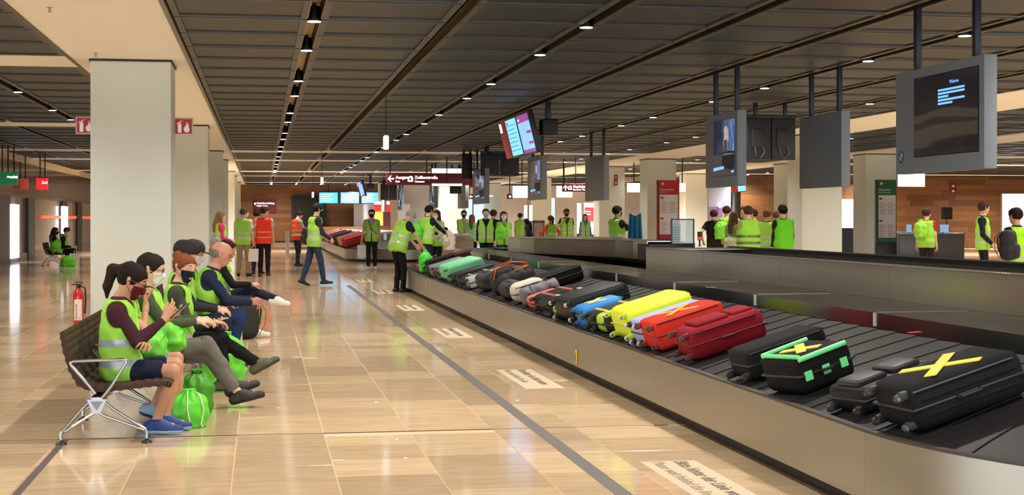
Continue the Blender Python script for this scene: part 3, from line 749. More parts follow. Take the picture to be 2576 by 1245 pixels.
# ------------------------------------------------------------------ soft bags
def blob(name, label, cat, loc, size, col, seed=0, group=None, rz=0.0, h=.014, tie=True, cord=None, taper=.55, rough=.45, tilt=None):
    """drawstring bag: fat rumpled body gathered at the top; origin at its foot"""
    w, d, z = size; r = random.Random(seed); a1, a2, a3 = r.random() * 6, r.random() * 6, r.random() * 6
    def f(P):
        x, y, q = P[..., 0] / (w / 2), P[..., 1] / (d / 2), P[..., 2] / z
        wd = np.where(q < .62, 1 - .10 * (1 - q / .62) ** 2, 1 - (1 - .22) * ((q - .62) / .32) ** 1.4)
        wd = np.where(q > .93, .24 + (q - .93) * 2.2, wd); wd = np.maximum(wd, .16)
        D = (np.sqrt(np.abs(x) ** 2.4 + np.abs(y) ** 2.4 + 1e-9) ** (2 / 2.4) - wd) * min(w, d) / 2 * .8
        ang = np.arctan2(y, x)
        D = D + .010 * np.sin(ang * 9 + a1 + 3 * q) * np.clip((q - .35) * 1.6, 0.15, 1) + .008 * np.sin(P[..., 2] * 45 + a2 + 2 * np.sin(P[..., 0] * 25 + a3)) * np.sin(P[..., 0] * 30 + a2)
        D = np.maximum(D, -P[..., 2]); return np.maximum(D, P[..., 2] - z) * .8
    m = mat('drawstring_cloth', col, rough, spec=.35, bump=.3, bscale=40, var=.06)
    root = empty(name, loc, rz, label, cat, group)
    if tilt: root.rotation_euler = tilt
    place('pouch', np_mesh('pouch', [implicit(f, (-w * .62, -d * .62, -.02), (w * .62, d * .62, z + .02), h)], [m]), root)
    if cord:
        cm = mat('cord', cord, .7); mb = MB()
        for sx in (-1, 1):
            mb.tube([(sx * .03, d * .16, z * .93), (sx * w * .16, d * .36, z * .86), (sx * w * .22, d * .56, z * .5), (sx * w * .14, d * .58, z * .12), (sx * .05, d * .60, .01)], .005, cm, 7)
        mb.tube([(math.cos(a) * w * .14, math.sin(a) * d * .14, z * .92) for a in np.linspace(0, 2 * PI, 12)], .006, cm, 6, caps=False)
        mb.build('cord', root)
    return root
def backpack(name, label, loc, rz, col, size=(.32, .2, .46), group=None, rot=None, trim=None, cat='backpack'):
    w, d, z = size; m = mat('pack_cloth', col, .75, bump=.3, bscale=60, var=.1)
    root = empty(name, loc, rz, label, cat, group)
    if rot: root.rotation_euler = rot
    def f(P):
        x, y, q = P[..., 0] / (w / 2), P[..., 1] / (d / 2), (P[..., 2] - z / 2) / (z / 2)
        D = ((np.abs(x) ** 3.5 + np.abs(y) ** 3 + np.abs(q) ** 4 + 1e-9) ** (1 / 3.4) - 1) * min(w, d) / 2
        x2, y2, q2 = P[..., 0] / (w * .36), (P[..., 1] - d * .45) / (d * .26), (P[..., 2] - z * .32) / (z * .24)
        D2 = ((np.abs(x2) ** 4 + np.abs(y2) ** 4 + np.abs(q2) ** 4 + 1e-9) ** .25 - 1) * d * .26
        return smin(D, D2, .012) + .004 * np.sin(P[..., 2] * 50) * np.sin(P[..., 0] * 37)
    place('sack', np_mesh('sack', [implicit(f, (-w * .7, -d * .8, -.03), (w * .7, d * 1.0, z + .04), .013)], [m]), root)
    mb = MB(); ms = mat('webbing', trim or (30, 30, 32), .7)
    for sx in (-1, 1): mb.tube([(sx * w * .2, -d * .45, z * .93), (sx * w * .28, -d * .78, z * .7), (sx * w * .32, -d * .72, z * .35), (sx * w * .36, -d * .45, z * .1)], .02, ms, 8, flat=.25)
    mb.tube([(-.04, -d * .2, z * .98), (-.03, -d * .2, z * 1.05), (.03, -d * .2, z * 1.05), (.04, -d * .2, z * .98)], .007, ms, 6)
    mb.build('straps', root)
    if trim: MB().tube([(w * .40 * math.cos(a), d * .46, z * .55 + z * .36 * math.sin(a)) for a in np.linspace(0, PI, 14)], .008, ms, 6).build('piping', root)
    return root
def paper_bag(label, loc, rz, col=(236, 230, 222), size=(.26, .11, .33), group=None, mark=(220, 120, 120), name='paper_bag'):
    w, d, z = size; root = empty(name, loc, rz, label, 'bag', group); m = mat('bag_paper', col, .6, bump=.15, bscale=20)
    mb = MB(); t = .003
    b = [(-w / 2 * .94, -d / 2 * .94, 0), (w / 2 * .94, -d / 2 * .94, 0), (w / 2 * .94, d / 2 * .94, 0), (-w / 2 * .94, d / 2 * .94, 0)]
    tp = [(-w / 2, -d / 2, z), (w / 2, -d / 2, z * .985), (w / 2, d / 2, z), (-w / 2, d / 2, z * .985)]
    mid = [(-w / 2 * .98, -d / 2 * .99, z / 2), (w / 2 * .98, -d / 2 * .99, z / 2), (w / 2 * .90, d / 2 * .97, z / 2), (-w / 2 * .90, d / 2 * .97, z / 2)]
    inn = [(x * .96, y * .93, zz - .001) for x, y, zz in tp]; ib = [(x * .9, y * .9, .01) for x, y, zz in b]
    mb.add(b + mid + tp + inn + ib, [(3, 2, 1, 0)] + [(i, (i + 1) % 4, 4 + (i + 1) % 4, 4 + i) for i in range(4)] + [(4 + i, 4 + (i + 1) % 4, 8 + (i + 1) % 4, 8 + i) for i in range(4)]
           + [(8 + i, 8 + (i + 1) % 4, 12 + (i + 1) % 4, 12 + i) for i in range(4)] + [(12 + i, 12 + (i + 1) % 4, 16 + (i + 1) % 4, 16 + i) for i in range(4)] + [(16, 17, 18, 19)], m)
    mb.build('sleeve', root)
    h = MB()
    for y in (-d / 2 * .95, d / 2 * .95): h.tube([(-w * .18, y, z * .96), (-w * .15, y * .8, z + .07), (0, y * .7, z + .095), (w * .15, y * .8, z + .07), (w * .18, y, z * .96)], .005, mat('bag_handle', col, .7), 6)
    h.build('handle', root)
    if mark: MB().box((-w * .2, -d / 2 - .0015, z * .42), (w * .2, -d / 2 + .002, z * .56), mat('bag_print', mark, .6)).build('print', root)
    return root
# ------------------------------------------------------------------ baggage carousel
def steel_material(name, col, rough=0.28, streak=(1, 40, 1), var=.12, vert=False):
    m = bpy.data.materials.new(name); m.use_nodes = True; N, Lk, B = nodes(m)
    g = N.new('ShaderNodeNewGeometry'); mp = N.new('ShaderNodeMapping'); mp.inputs['Scale'].default_value = streak
    Lk.new(g.outputs['Position'], mp.inputs['Vector']); n = N.new('ShaderNodeTexNoise'); n.inputs['Scale'].default_value = 3; n.inputs['Detail'].default_value = 5
    Lk.new(mp.outputs[0], n.inputs['Vector']); mr = N.new('ShaderNodeMapRange'); mr.inputs[3].default_value = rough * (1 - var); mr.inputs[4].default_value = rough * (1 + var * 1.3)
    Lk.new(n.outputs['Fac'], mr.inputs[0]); Lk.new(mr.outputs[0], B.inputs['Roughness'])
    v = N.new('ShaderNodeMapRange'); v.inputs[3].default_value = 1 - var; v.inputs[4].default_value = 1 + var; Lk.new(n.outputs['Fac'], v.inputs[0])
    hs = N.new('ShaderNodeHueSaturation'); hs.inputs['Color'].default_value = rgb(*col); Lk.new(v.outputs[0], hs.inputs['Value']); Lk.new(hs.outputs[0], B.inputs['Base Color'])
    B.inputs['Metallic'].default_value = 0.92; B.inputs['Anisotropic'].default_value = 0.0
    return m
M_SKIRT = steel_material('brushed_steel_skirt', (158, 155, 148), 0.30, (.8, .8, .4), .03)
M_ISL = steel_material('brushed_steel_island', (168, 164, 158), 0.24, (.8, .8, .3), .04)
M_APR = steel_material('dark_scuffed_steel', (112, 109, 106), 0.19, (.8, .8, .8), .07)
M_SLATM = mat('black_rubber_slat', (22, 21, 21), 0.55, spec=.3, bump=.25, bscale=18, var=.25)
M_BASE = mat('carousel_plinth', (20, 19, 18), 0.5)
CXC = 5.35; RO, RI = 2.38, 1.28; ZO, ZI, ZR = 0.435, 0.765, 0.875
def carousel(Y0, Y1, label, full=True, dx=0.0, slat_step=0.30):
    root = empty('baggage_carousel', (CXC + dx, Y0, 0), 0, label, 'baggage carousel')
    L = Y1 - Y0
    def pt(t, r, z):            # t in path units: straight left (0..L going +y), far turn, straight right, near turn
        pl = PI * ((RO + RI) / 2)
        t = t % (2 * L + 2 * pl)
        if t < L: return (-r, t, z)
        t -= L
        if t < pl: a = PI - t / pl * PI; return (r * math.cos(a), L + r * math.sin(a), z)
        t -= pl
        if t < L: return (r, L - t, z)
        t -= L; a = -t / pl * PI; return (r * math.cos(a), r * math.sin(a), z)
    pl = PI * (RO + RI) / 2; TOT = 2 * L + 2 * pl
    def ring(name, prof, m, t0, t1, n, parent=root, smooth=True, closed=False):
        """sweep a (r, z) profile polygon from t0 to t1"""
        mb = MB(); vs = []; k = len(prof)
        for i in range(n + 1):
            for (r, z) in prof: vs.append(pt(t0 + (t1 - t0) * i / n, r, z))
        fs = [(i * k + j, (i + 1) * k + j, (i + 1) * k + (j + 1) % k, i * k + (j + 1) % k) for i in range(n) for j in range(k)]
        fs += [tuple(range(k)), tuple(n * k + j for j in range(k - 1, -1, -1))]
        mb.add(vs, fs, m, smooth); return mb.build(name, parent)
    segs = []
    ns = max(2, round(L / 2.45))
    for i in range(ns): segs.append((i * L / ns, (i + 1) * L / ns, 1))
    for i in range(3): segs.append((L + i * pl / 3, L + (i + 1) * pl / 3, 12))
    for i in range(ns): segs.append((L + pl + i * L / ns, L + pl + (i + 1) * L / ns, 1))
    for i in range(3): segs.append((2 * L + pl + i * pl / 3, 2 * L + pl + (i + 1) * pl / 3, 12))
    for (a, b, n) in segs:
        g = .0006
        ring('skirt_panel', [(RO + .02, .105), (RO + .02, ZO + .012), (RO + .012, ZO + .02), (RO + .0, ZO + .02), (RO, .105)], M_SKIRT, a + g, b - g, n)
        ring('bumper_rail', [(RO + .026, ZO + .012), (RO + .026, ZO + .026), (RO - .02, ZO + .026), (RO - .02, ZO + .012)], mat('rubber_rail', (50, 46, 42), .5), a, b, n)
        ring('plinth', [(RO - .085, 0), (RO - .085, .12), (RO - .10, .12), (RO - .10, 0)], M_BASE, a, b, n)
        if full:
            ring('riser_panel', [(RI, ZI - .03), (RI, ZR), (RI - .01, ZR), (RI - .01, ZI - .03)], M_APR, a + .003, b - .003, n)
            ring('apron_sheet', [(RI - .005, ZR - .008), (RI - .005, ZR), (.56, ZR + .004), (.56, ZR - .008)], M_APR, a + .002, b - .002, n)
            if n == 1:
                p = pt(a, RI + .004, 0); MB().box((p[0] - .004, p[1] - .02, ZI + .02), (p[0] + .004, p[1] + .02, ZR), mat('sealant', (180, 176, 168), .6, bump=.5)).build('sealant', root) if a < L else None
                if a < L: MB().box((-RI + .02, a - .008, ZR + .0005), (-.62, a + .008, ZR + .0065), mat('sealant', (128, 122, 114), .6)).build('sealant', root)
    # slats: overlapping rubber crescents
    def slat(t, st):
        mb = MB(); n = 6; vs = []
        for i in range(2):
            for j in range(n + 1):
                f = j / n; r = RO - .012 + (RI + .008 - RO + .012) * f; z = ZO + (ZI - ZO) * f
                tt = t + st * (i * 1.0) + .05 * math.sin(PI * f); zz = z + (.009 if i == 0 else .002)
                p = pt(tt, r, zz); vs.append(p)
        for j in range(n + 1):
            v = vs[j]; vs.append((v[0], v[1], v[2] - .016))
        fs = [(j, n + 1 + j, n + 2 + j, j + 1) for j in range(n)] + [(j + 2 * n + 2, j, j + 1, j + 3 + 2 * n) for j in range(n)]
        mb.add(vs, fs, M_SLATM, False); return mb
    nS = int(round(TOT / slat_step)); st = TOT / nS
    if full:
        base = slat(0, st).mesh('slat')
        k0 = int(L / st) - 1
        for i in range(nS):
            t = i * st
            if t + st * 1.2 < L: place('slat', base, root, (0, t, 0))
            else: slat(t, st).build('slat', root)
        print('slats', nS)
    else:
        mb = MB()
        for i in range(nS):
            q = slat(i * st, st); mb.add(q.v, q.f, M_SLATM)
        tag(mb.build('slats', root), kind='stuff')
        ring('inner_wall', [(RI, ZI - .03), (RI, 1.0), (RI - .02, 1.0), (RI - .02, ZI - .03)], M_ISL, 0, TOT - .001, 120)
        ring('inner_cap', [(RI, .995), (RI, 1.0), (.02, 1.0), (.02, .995)], M_ISL, 0, TOT - .001, 120)
    return root, pt
car, cpt = carousel(6.95, 31.5, 'long oval steel baggage carousel with black slats, carrying the foreground suitcases')
# island boxes in the middle of the carousel
def rel(x, y): return (x - CXC, y - 6.95)
def wall_strip(pts, z0, z1, name, m, step=2.45, th=.02, flip=1):
    """row of sheet panels along a polyline (world xy)"""
    for (a, b) in zip(pts[:-1], pts[1:]):
        a, b = Vector(a), Vector(b); L = (b - a).length; n = max(1, round(L / step)); d = (b - a) / L; nn = Vector((d.y, -d.x)) * th * flip
        for i in range(n):
            p = a + d * (L * i / n + .003); q = a + d * (L * (i + 1) / n - .003)
            poly = [rel(*p), rel(*q), rel(*(q - nn)), rel(*(p - nn))]
            MB().prism(poly, z0, z1, m).build(name, car)
IX0, IX1, IZ = 4.80, 5.90, 1.14
wall_strip([(IX0, 18.2), (IX0, 5.9)], ZR, IZ, 'island_panel', M_ISL, flip=1)
wall_strip([(IX0, 18.2), (IX1, 18.2)], ZR, IZ, 'island_panel', M_ISL, flip=-1)
M_TRO = mat('dark_trough', (64, 60, 58), .45, .6)
wall_strip([(IX1, 18.2), (IX1, 5.9)], ZR, IZ + .012, 'trough_wall', M_TRO, flip=1)
x, y = rel(IX0, 5.9); x1, y1 = rel(IX1, 18.2)
MB().box((x + .02, y, ZR), (x1 - .02, y1 - .02, ZR + .12), M_TRO).build('trough_bed', car)
MB().box((x - .015, y, IZ - .002), (x + .065, y1 + .015, IZ + .014), M_ISL, .004).build('cap_rail', car)
MB().box((x1 - .03, y, IZ + .01), (x1 + .04, y1 + .015, IZ + .026), M_TRO, .004).build('cap_rail', car)
MB().box((x + .02, y1 - .9, IZ - .004), (x1, y1, IZ + .008), M_ISL).build('island_lid', car)
# rear feed housing whose front face swings away from the belt
face = [(4.8, 28.9)] + [(4.8 + 1.2 * (1 - math.cos(PI * k / 8)) / 2, 28.4 - 5.7 * k / 8) for k in range(1, 9)]
wall_strip(face[::-1], ZR, 1.145, 'feed_panel', M_ISL, step=3, flip=-1)
poly = [rel(*p) for p in face] + [rel(6.6, 22.7), rel(6.6, 28.9)]
MB().prism([(p[0], p[1]) for p in poly], 1.15, 1.165, M_ISL).build('feed_top', car)
wall_strip([(4.8, 28.9), (6.6, 28.9)], ZR, 1.145, 'feed_panel', M_ISL, flip=1)
wall_strip([(6.6, 22.0), (6.6, 28.9)], ZR, 1.145, 'feed_panel', M_ISL, flip=1)
MB().box((.62, 15.7 - .2, ZR), (1.3, 18.2, 1.12), M_TRO).build('feed_chute', car)
for k in range(3):
    a = face[2 + k * 2]; xx, yy = rel(a[0], a[1])
# yellow push tags on the skirt, small litter of labels on the apron
for (u, v0, v1) in ((1450, 880, 914), (1073, 710, 728)):
    y = Y_on(u, 2.945); D = 2.945 * ST + y * CT; xx, yy = rel(2.945, y)
    z1, z0 = zof(v0, D), zof(v1, D)
    MB().box((xx - .006, yy - .028, z0), (xx + .003, yy + .028, z1), mat('yellow_plastic', (240, 206, 40), .4), .004).build('yellow_tag', car)
    MB().box((xx - .009, yy - .010, z0 + .02), (xx - .005, yy + .010, z1 - .03), mat('tag_print', (150, 110, 20), .4)).build('tag_print', car)
for (u, v, c) in ((1788, 724, (226, 180, 60)), (2301, 838, (224, 74, 60))):
    D = F_PX * (EYE - ZR) / (v - HOR); X, Y = atD(u, D); xx, yy = rel(X, Y)
    p = MB().box((-.05, -.012, 0), (.05, .012, .003), mat('loose_label', c, .5)).build('loose_label', None, (X, Y, ZR + .004), (0, 0, .5))
    tag(p, 'small loose %s paper tag lying on the steel apron' % ('yellow' if c[1] > 100 else 'red'), 'paper tag')
car2, _ = carousel(54.2, 78.7, 'far baggage carousel loaded with colourful cases in front of the wooden wall', full=False)
car3, _ = carousel(62, 80, 'low steel carousel standing behind the right-hand group, before the wooden wall', full=False, dx=22.0)
# ------------------------------------------------------------------ luggage on the belt
SA = math.atan2(ZI - ZO, RO - RI)          # belt slope
def belt_M(Y, off=.05, yaw=0.0, lift=0.012, X0=None, tiltx=0.0):
    X = (CXC - RO + .05 if X0 is None else X0) + off * math.cos(SA); Z = ZO + (X - (CXC - RO)) * math.tan(SA) + lift
    R = Matrix.Rotation(-SA, 4, 'Y') @ Matrix.Rotation(yaw, 4, 'Z') @ Matrix.Rotation(tiltx, 4, 'X')
    return Matrix.Translation((X, Y, Z)) @ R
GL = 'suitcases and bags riding on the foreground carousel'
def suitcase(label, Y0, Y1, L, H, col, off=.05, yaw=0.0, r=.05, ribs=0, wheels='spin', tape=None, seam=(24, 24, 26), wheelc=(40, 40, 42), soft=False, pocket=False, rough=.5, X0=None, trim=None, tiltx=0.0, pads=False, name='suitcase', straps=None, lift=.012, side_ribs=0):
    """x up the slope, y width, z thickness; wheel end at x = 0"""
    Yc, w = (Y0 + Y1) / 2, abs(Y1 - Y0); root = empty(name, (0, 0, 0), 0, label, 'suitcase' if name == 'suitcase' else 'bag', GL)
    root.matrix_world = belt_M(Yc, off, yaw, lift, X0, tiltx)
    dk_ = max(col) < 70
    if dk_: col = tuple(int(c * .62) for c in col)
    ms = mat('case_shell', col, .8 if soft else rough, spec=.18 if soft or dk_ else .4, bump=(.35 if soft else .06), bscale=(150 if soft else 30), var=.06); mk = mat('case_dark', seam, .5)
    r = min(r, w * .45, H * .45)
    m = MB(); h2 = H / 2
    rr_ = min(r, H * .22); m.box((.03, -w / 2, .0), (L, w / 2, H), ms, r)
    m.build('shell', root)
    MB().box((.026, -w / 2 - .004, h2 - .007), (L + .004, w / 2 + .004, h2 + .007), mk, .005).build('zip_band', root)
    for i in range(ribs):
        y = -w / 2 + w * (i + 1) / (ribs + 1); MB().box((.03 + r * .9, y - .008, H - .002), (L - r * .9, y + .008, H + .007), ms, .004).build('rib', root)
    for i in range(side_ribs):
        z = H * (i + 1) / (side_ribs + 1); MB().box((.03 + r, -w / 2 - .006, z - .007), (L - r, -w / 2 + .002, z + .007), ms, .003).build('side_rib', root)
    if soft:
        for y in (-w / 2, w / 2):
            MB().tube([(.05, y, H - r * .5), (L - r, y, H - r * .5)], .006, mk, 6).build('piping', root)
    if pocket:
        MB().box((.12, -w * .36, H - .01), (L * .62, w * .36, H + .028), ms, .02).build('front_pocket', root)
        MB().box((L * .66, -w * .34, H - .01), (L * .92, w * .34, H + .022), ms, .018).build('front_pocket', root)
        MB().tube([(.14, -w * .34, H + .02), (L * .6, -w * .34, H + .02)], .004, mk, 6).build('zipper', root)
    if pads:
        for (a, b) in ((.10, .50), (.56, .92)):
            MB().box((L * a, -w * .30, H - .01), (L * b, w * .30, H + .03), mk, .028).build('pad', root)
    if wheels:
        mw = mat('wheel_rubber', wheelc, .4); hub = mat('wheel_hub', (110, 108, 104), .3, .6)
        for sy in (-1, 1):
            for sz in ((.18, .82) if wheels == 'spin' else (.2,)):
                y, z = sy * (w / 2 - .055), H * sz; o = MB()
                o.box((.0, y - .02, z - .022), (.05, y + .02, z + .022), mk, .008)
                o.lathe([(.010, -.014), (.020, -.012), (.022, 0), (.020, .012), (.010, .014)], mw, 14, Matrix.Translation((-.006, y, z - .004)) @ Matrix.Rotation(PI / 2, 4, 'X'))
                o.lathe([(.010, -.0155), (.010, .0155)], hub, 10, Matrix.Translation((-.006, y, z - .004)) @ Matrix.Rotation(PI / 2, 4, 'X'))
                o.build('wheel', root)
    hd = MB(); hd.tube([(L * .40, -w / 2 + .004, h2), (L * .42, -w / 2 - .028, h2), (L * .58, -w / 2 - .028, h2), (L * .60, -w / 2 + .004, h2)], .009, mk, 8); hd.build('side_handle', root)
    hd = MB(); hd.tube([(L - .004, -w * .16, H * .8), (L + .03, -w * .14, H * .8), (L + .03, w * .14, H * .8), (L - .004, w * .16, H * .8)], .010, mk, 8); hd.build('top_handle', root)
    if tape:
        mt = mat('yellow_tape', tape, .55)
        for s_ in (-1, 1):
            a = math.atan2(w * .75, L * .45) * s_; M = Matrix.Translation((L * .5, 0, H + .004 + .002 * s_)) @ Matrix.Rotation(a, 4, 'Z')
            MB().box((-L * .31, -.030, -.002), (L * .31, .030, .003), mt, 0, M).build('tape', root)
    if trim:
        mt = mat('neon_piping', trim, .5)
        MB().tube([(.05, -w / 2 - .004, H - .01), (L - .04, -w / 2 - .004, H - .01)], .016, mt, 8).build('neon_edge', root)
        MB().tube([(.05, w / 2 - .03, H + .004), (L - .04, w / 2 - .03, H + .004)], .016, mt, 8).build('neon_edge', root)
        MB().tube([(.06, -w / 2 + .01, H + .004), (.06, w / 2 - .03, H + .004)], .014, mt, 8).build('neon_edge', root)
        for xx in (.15, .45, .75): MB().box((xx * L, -w / 2 - .006, H * .35), (xx * L + .05, -w / 2 + .002, H * .6), mt).build('neon_patch', root)
    if straps:
        mt = mat('strap', straps, .6)
        for xx in (.28, .7): MB().box((L * xx - .018, -w / 2 - .006, -.0), (L * xx + .018, w / 2 + .006, H + .006), mt, .004).build('strap', root)
    return root
def YU(u, X=3.0): return Y_on(u, X)
Y_ = YU
# nearest to farthest: (u of the two ends of the wheel side along the skirt)
suitcase('large black soft suitcase with yellow tape cross, nearest the camera on the belt', Y_(2276), Y_(2186), .66, .23, (26, 30, 33), .02, .06, r=.06, soft=True, tape=(226, 196, 30), side_ribs=2)
suitcase('flat charcoal case with two raised oval pads, between the black taped cases', Y_(2140), Y_(2072), .50, .14, (40, 40, 44), .03, .16, r=.04, pads=True, wheels='two', side_ribs=0)
suitcase('black holdall with mint green piping and yellow tape cross', Y_(1990), Y_(1928), .42, .22, (24, 26, 26), .0, .22, r=.05, soft=True, tape=(222, 200, 44), trim=(110, 226, 140), wheels=None)
suitcase('plain black soft suitcase leaning behind the mint-piped holdall', Y_(1874), Y_(1830), .60, .20, (34, 36, 38), .0, .08, r=.05, soft=True, wheels='two')
suitcase('dark crimson soft suitcase with front pockets, in front of the orange-red one', Y_(1727), Y_(1688), .62, .23, (128, 18, 30), .02, .02, r=.06, soft=True, pocket=True, wheelc=(70, 50, 50), seam=(84, 12, 22))
suitcase('orange-red suitcase with dark red side and orange tape cross', Y_(1647), Y_(1612), .62, .24, (196, 46, 34), .0, .04, r=.04, soft=True, tape=(232, 150, 40), seam=(120, 24, 28))
suitcase('pale lavender blue hard suitcase between the yellow and the orange-red ones', Y_(1610), Y_(1585), .62, .22, (150, 162, 204), .0, .04, r=.035, wheelc=(190, 190, 196))
suitcase('bright yellow-green hard suitcase, tallest of its neighbours', Y_(1578), Y_(1538), .64, .28, (206, 226, 40), .0, .04, r=.07, seam=(170, 196, 30), wheelc=(190, 190, 190))
suitcase('small black and yellow patterned duffel leaning on the yellow-green suitcase', Y_(1534), Y_(1512), .34, .20, (52, 54, 40), .0, .05, r=.08, soft=True, wheels=None, straps=(208, 196, 40), name='duffel_bag')
suitcase('short lime green case behind the black and yellow duffel', Y_(1509), Y_(1494), .56, .17, (166, 206, 50), .0, .02, r=.05, wheels=None)
suitcase('slim black suitcase with yellow straps beside the blue one', Y_(1491), Y_(1469), .56, .16, (36, 36, 38), .0, .03, r=.03, straps=(196, 176, 40))
suitcase('bright blue hard suitcase with pale yellow tape cross', Y_(1465), Y_(1443), .44, .20, (36, 132, 206), .0, .0, r=.04, tape=(224, 220, 130), seam=(30, 100, 160))
suitcase('big dark graphite suitcase with white spinner wheels', Y_(1432), Y_(1396), .66, .24, (40, 44, 44), .0, .06, r=.05, wheelc=(196, 196, 192), side_ribs=3)
suitcase('lime green edge of a case squeezed beside the graphite suitcase', Y_(1393), Y_(1384), .20, .12, (160, 200, 60), .0, .0, r=.03, wheels=None)
suitcase('black and cream striped suitcase behind the graphite one', Y_(1381), Y_(1371), .60, .19, (60, 56, 50), .0, .03, r=.03, straps=(214, 206, 150), soft=True)
suitcase('dark brown suitcase with red and cream straps', Y_(1368), Y_(1341), .50, .19, (58, 46, 38), .0, .02, r=.05, straps=(190, 84, 66), soft=True)
suitcase('slim coral pink suitcase beside the grey duffel', Y_(1335), Y_(1319), .40, .15, (226, 104, 100), .0, .0, r=.05, wheels=None)
suitcase('long black suitcase lying high on the belt behind the grey duffel', 18.15, 18.70, .60, .19, (30, 30, 32), .0, .12, r=.04, soft=True, X0=3.42)
suitcase('narrow silver and cream case in the middle of the far row', Y_(1176), Y_(1168), .62, .17, (176, 180, 176), .0, .04, r=.03)
suitcase('dark case with olive straps in the far row', Y_(1166), Y_(1156), .60, .16, (50, 52, 48), .0, .0, r=.03, straps=(180, 176, 90), soft=True)
suitcase('navy suitcase next to the mint green one', Y_(1154), Y_(1144), .60, .19, (40, 44, 66), .0, .02, r=.03)
suitcase('black suitcase between the mint green one and the navy one', Y_(1142), Y_(1131), .56, .16, (34, 34, 36), .0, .0, r=.03, soft=True)
suitcase('mint green hard suitcase in the far row', Y_(1127), Y_(1104), .66, .26, (110, 200, 146), .0, .0, r=.07, seam=(70, 150, 104))
suitcase('maroon suitcase lying beyond the mint green one', Y_(1101), Y_(1092), .50, .14, (104, 40, 50), .0, .0, r=.03)
suitcase('maroon soft bag high on the belt beyond the mint green suitcase', 27.6, 28.2, .34, .22, (74, 34, 42), .0, -.1, r=.05, soft=True, X0=3.62, wheels=None, name='soft_bag')
suitcase('slim grey suitcase beyond the maroon one', Y_(1090), Y_(1078), .64, .20, (112, 114, 114), .0, .02, r=.03)
suitcase('dark suitcase near the green pouch at the far end of the belt', Y_(1076), Y_(1068), .60, .18, (36, 34, 38), .0, .0, r=.03, soft=True)
suitcase('black soft case at the far end of the belt beside the pink bag', Y_(1064), Y_(1056), .62, .22, (30, 30, 32), .1, .0, r=.05, soft=True, wheels=None)
suitcase('dusty pink bag at the far end of the belt', Y_(1050), Y_(1043), .34, .14, (150, 70, 92), .0, .0, r=.04, soft=True, wheels=None)
def bagroot(o, M): o.matrix_world = M
b = blob('drawstring_bag', 'green drawstring bag standing on the far end of belt by the stooping man', 'bag', (0, 0, 0), (.26, .24, .44), (70, 200, 60), 11, None, h=.014)
b.location = (3.12, Y_(1055), ZO + .05)
# grey duffel with cream pack on top
def duffel(label, Y0, Y1, off, col, r, yaw=0.0, top=None, lift=.0, X0=None):
    L = abs(Y1 - Y0); root = empty('duffel_bag', (0, 0, 0), 0, label, 'bag', GL); root.matrix_world = belt_M((Y0 + Y1) / 2, off, yaw, lift + .008, X0)
    m = mat('duffel_cloth', col, .6, bump=.3, bscale=50, var=.08)
    def f(P):
        x, z = P[..., 0] / (r * 1.15), (P[..., 2] - r) / r; y = np.abs(P[..., 1]) - (L / 2 - r * .5)
        rad = (np.abs(x) ** 2.6 + np.abs(z) ** 2.6 + 1e-9) ** (1 / 2.6); D = (rad - 1) * r
        D = np.where(y > 0, np.sqrt(np.maximum(D + r * .35, 0) ** 2 + y * y) - r * .35, D)
        return D + .006 * np.sin(P[..., 1] * 40) * np.sin(P[..., 2] * 33 + P[..., 0] * 20)
    place('sack', np_mesh('sack', [implicit(f, (-r * 1.4, -L / 2 - .04, -.03), (r * 1.4, L / 2 + .04, 2 * r + .04), .013)], [m]), root)
    k = mat('duffel_dark', (28, 28, 30), .5)
    for y in (-L * .22, L * .22): MB().tube([(r * 1.19 * math.cos(a), y, r + r * 1.04 * math.sin(a)) for a in np.linspace(-.6, PI + .6, 16)], .012, k, 6, flat=.4).build('webbing', root)
    MB().tube([(-r * .2, -L * .42, 2 * r + .004), (-r * .2, L * .42, 2 * r + .004)], .007, k, 6).build('zipper', root)
    for y in (-L * .3, L * .3): MB().lathe([(.022, 0), (.022, .012)], k, 12, Matrix.Translation((-r * 1.12, y, r * 1.1)) @ Matrix.Rotation(-PI / 2, 4, 'Y')).build('vent_eyelet', root)
    return root
duffel('rounded grey duffel bag in the middle of belt, with a cream pack behind it', 16.95, 17.45, .27, (112, 110, 114), .115, yaw=PI / 2)
suitcase('cream and grey pack standing behind the grey duffel', 17.62, 18.0, .44, .24, (206, 198, 184), .0, .05, r=.09, wheels=None, soft=True, name='pack', seam=(60, 56, 56))
duffel('soft black bag slumped before the orange-strapped backpack', 18.35, 19.0, .17, (36, 36, 38), .11)
duffel('black travel bag behind the orange-strapped backpack', 20.55, 21.1, .20, (44, 46, 44), .13)
b = backpack('backpack', 'black backpack with orange straps lying on the belt beyond the grey duffel', (0, 0, 0), 0, (34, 34, 34), (.50, .30, .60), trim=(232, 106, 40))
b.matrix_world = belt_M(19.75, .05, 0, .13) @ Matrix.Rotation(PI / 2, 4, 'Y') @ Matrix.Rotation(PI / 2, 4, 'Z'); b['group'] = GL
mo = mat('orange_webbing', (240, 108, 44), .6)
for k_, xx in enumerate((-.13, .12)):
    MB().tube([(xx - .05, .10, .02), (xx, .22, .10), (xx + .02, .25, .34), (xx - .03, .19, .52), (xx + .06, .06, .58)], .018, mo, 7, flat=.4).build('orange_strap', b)
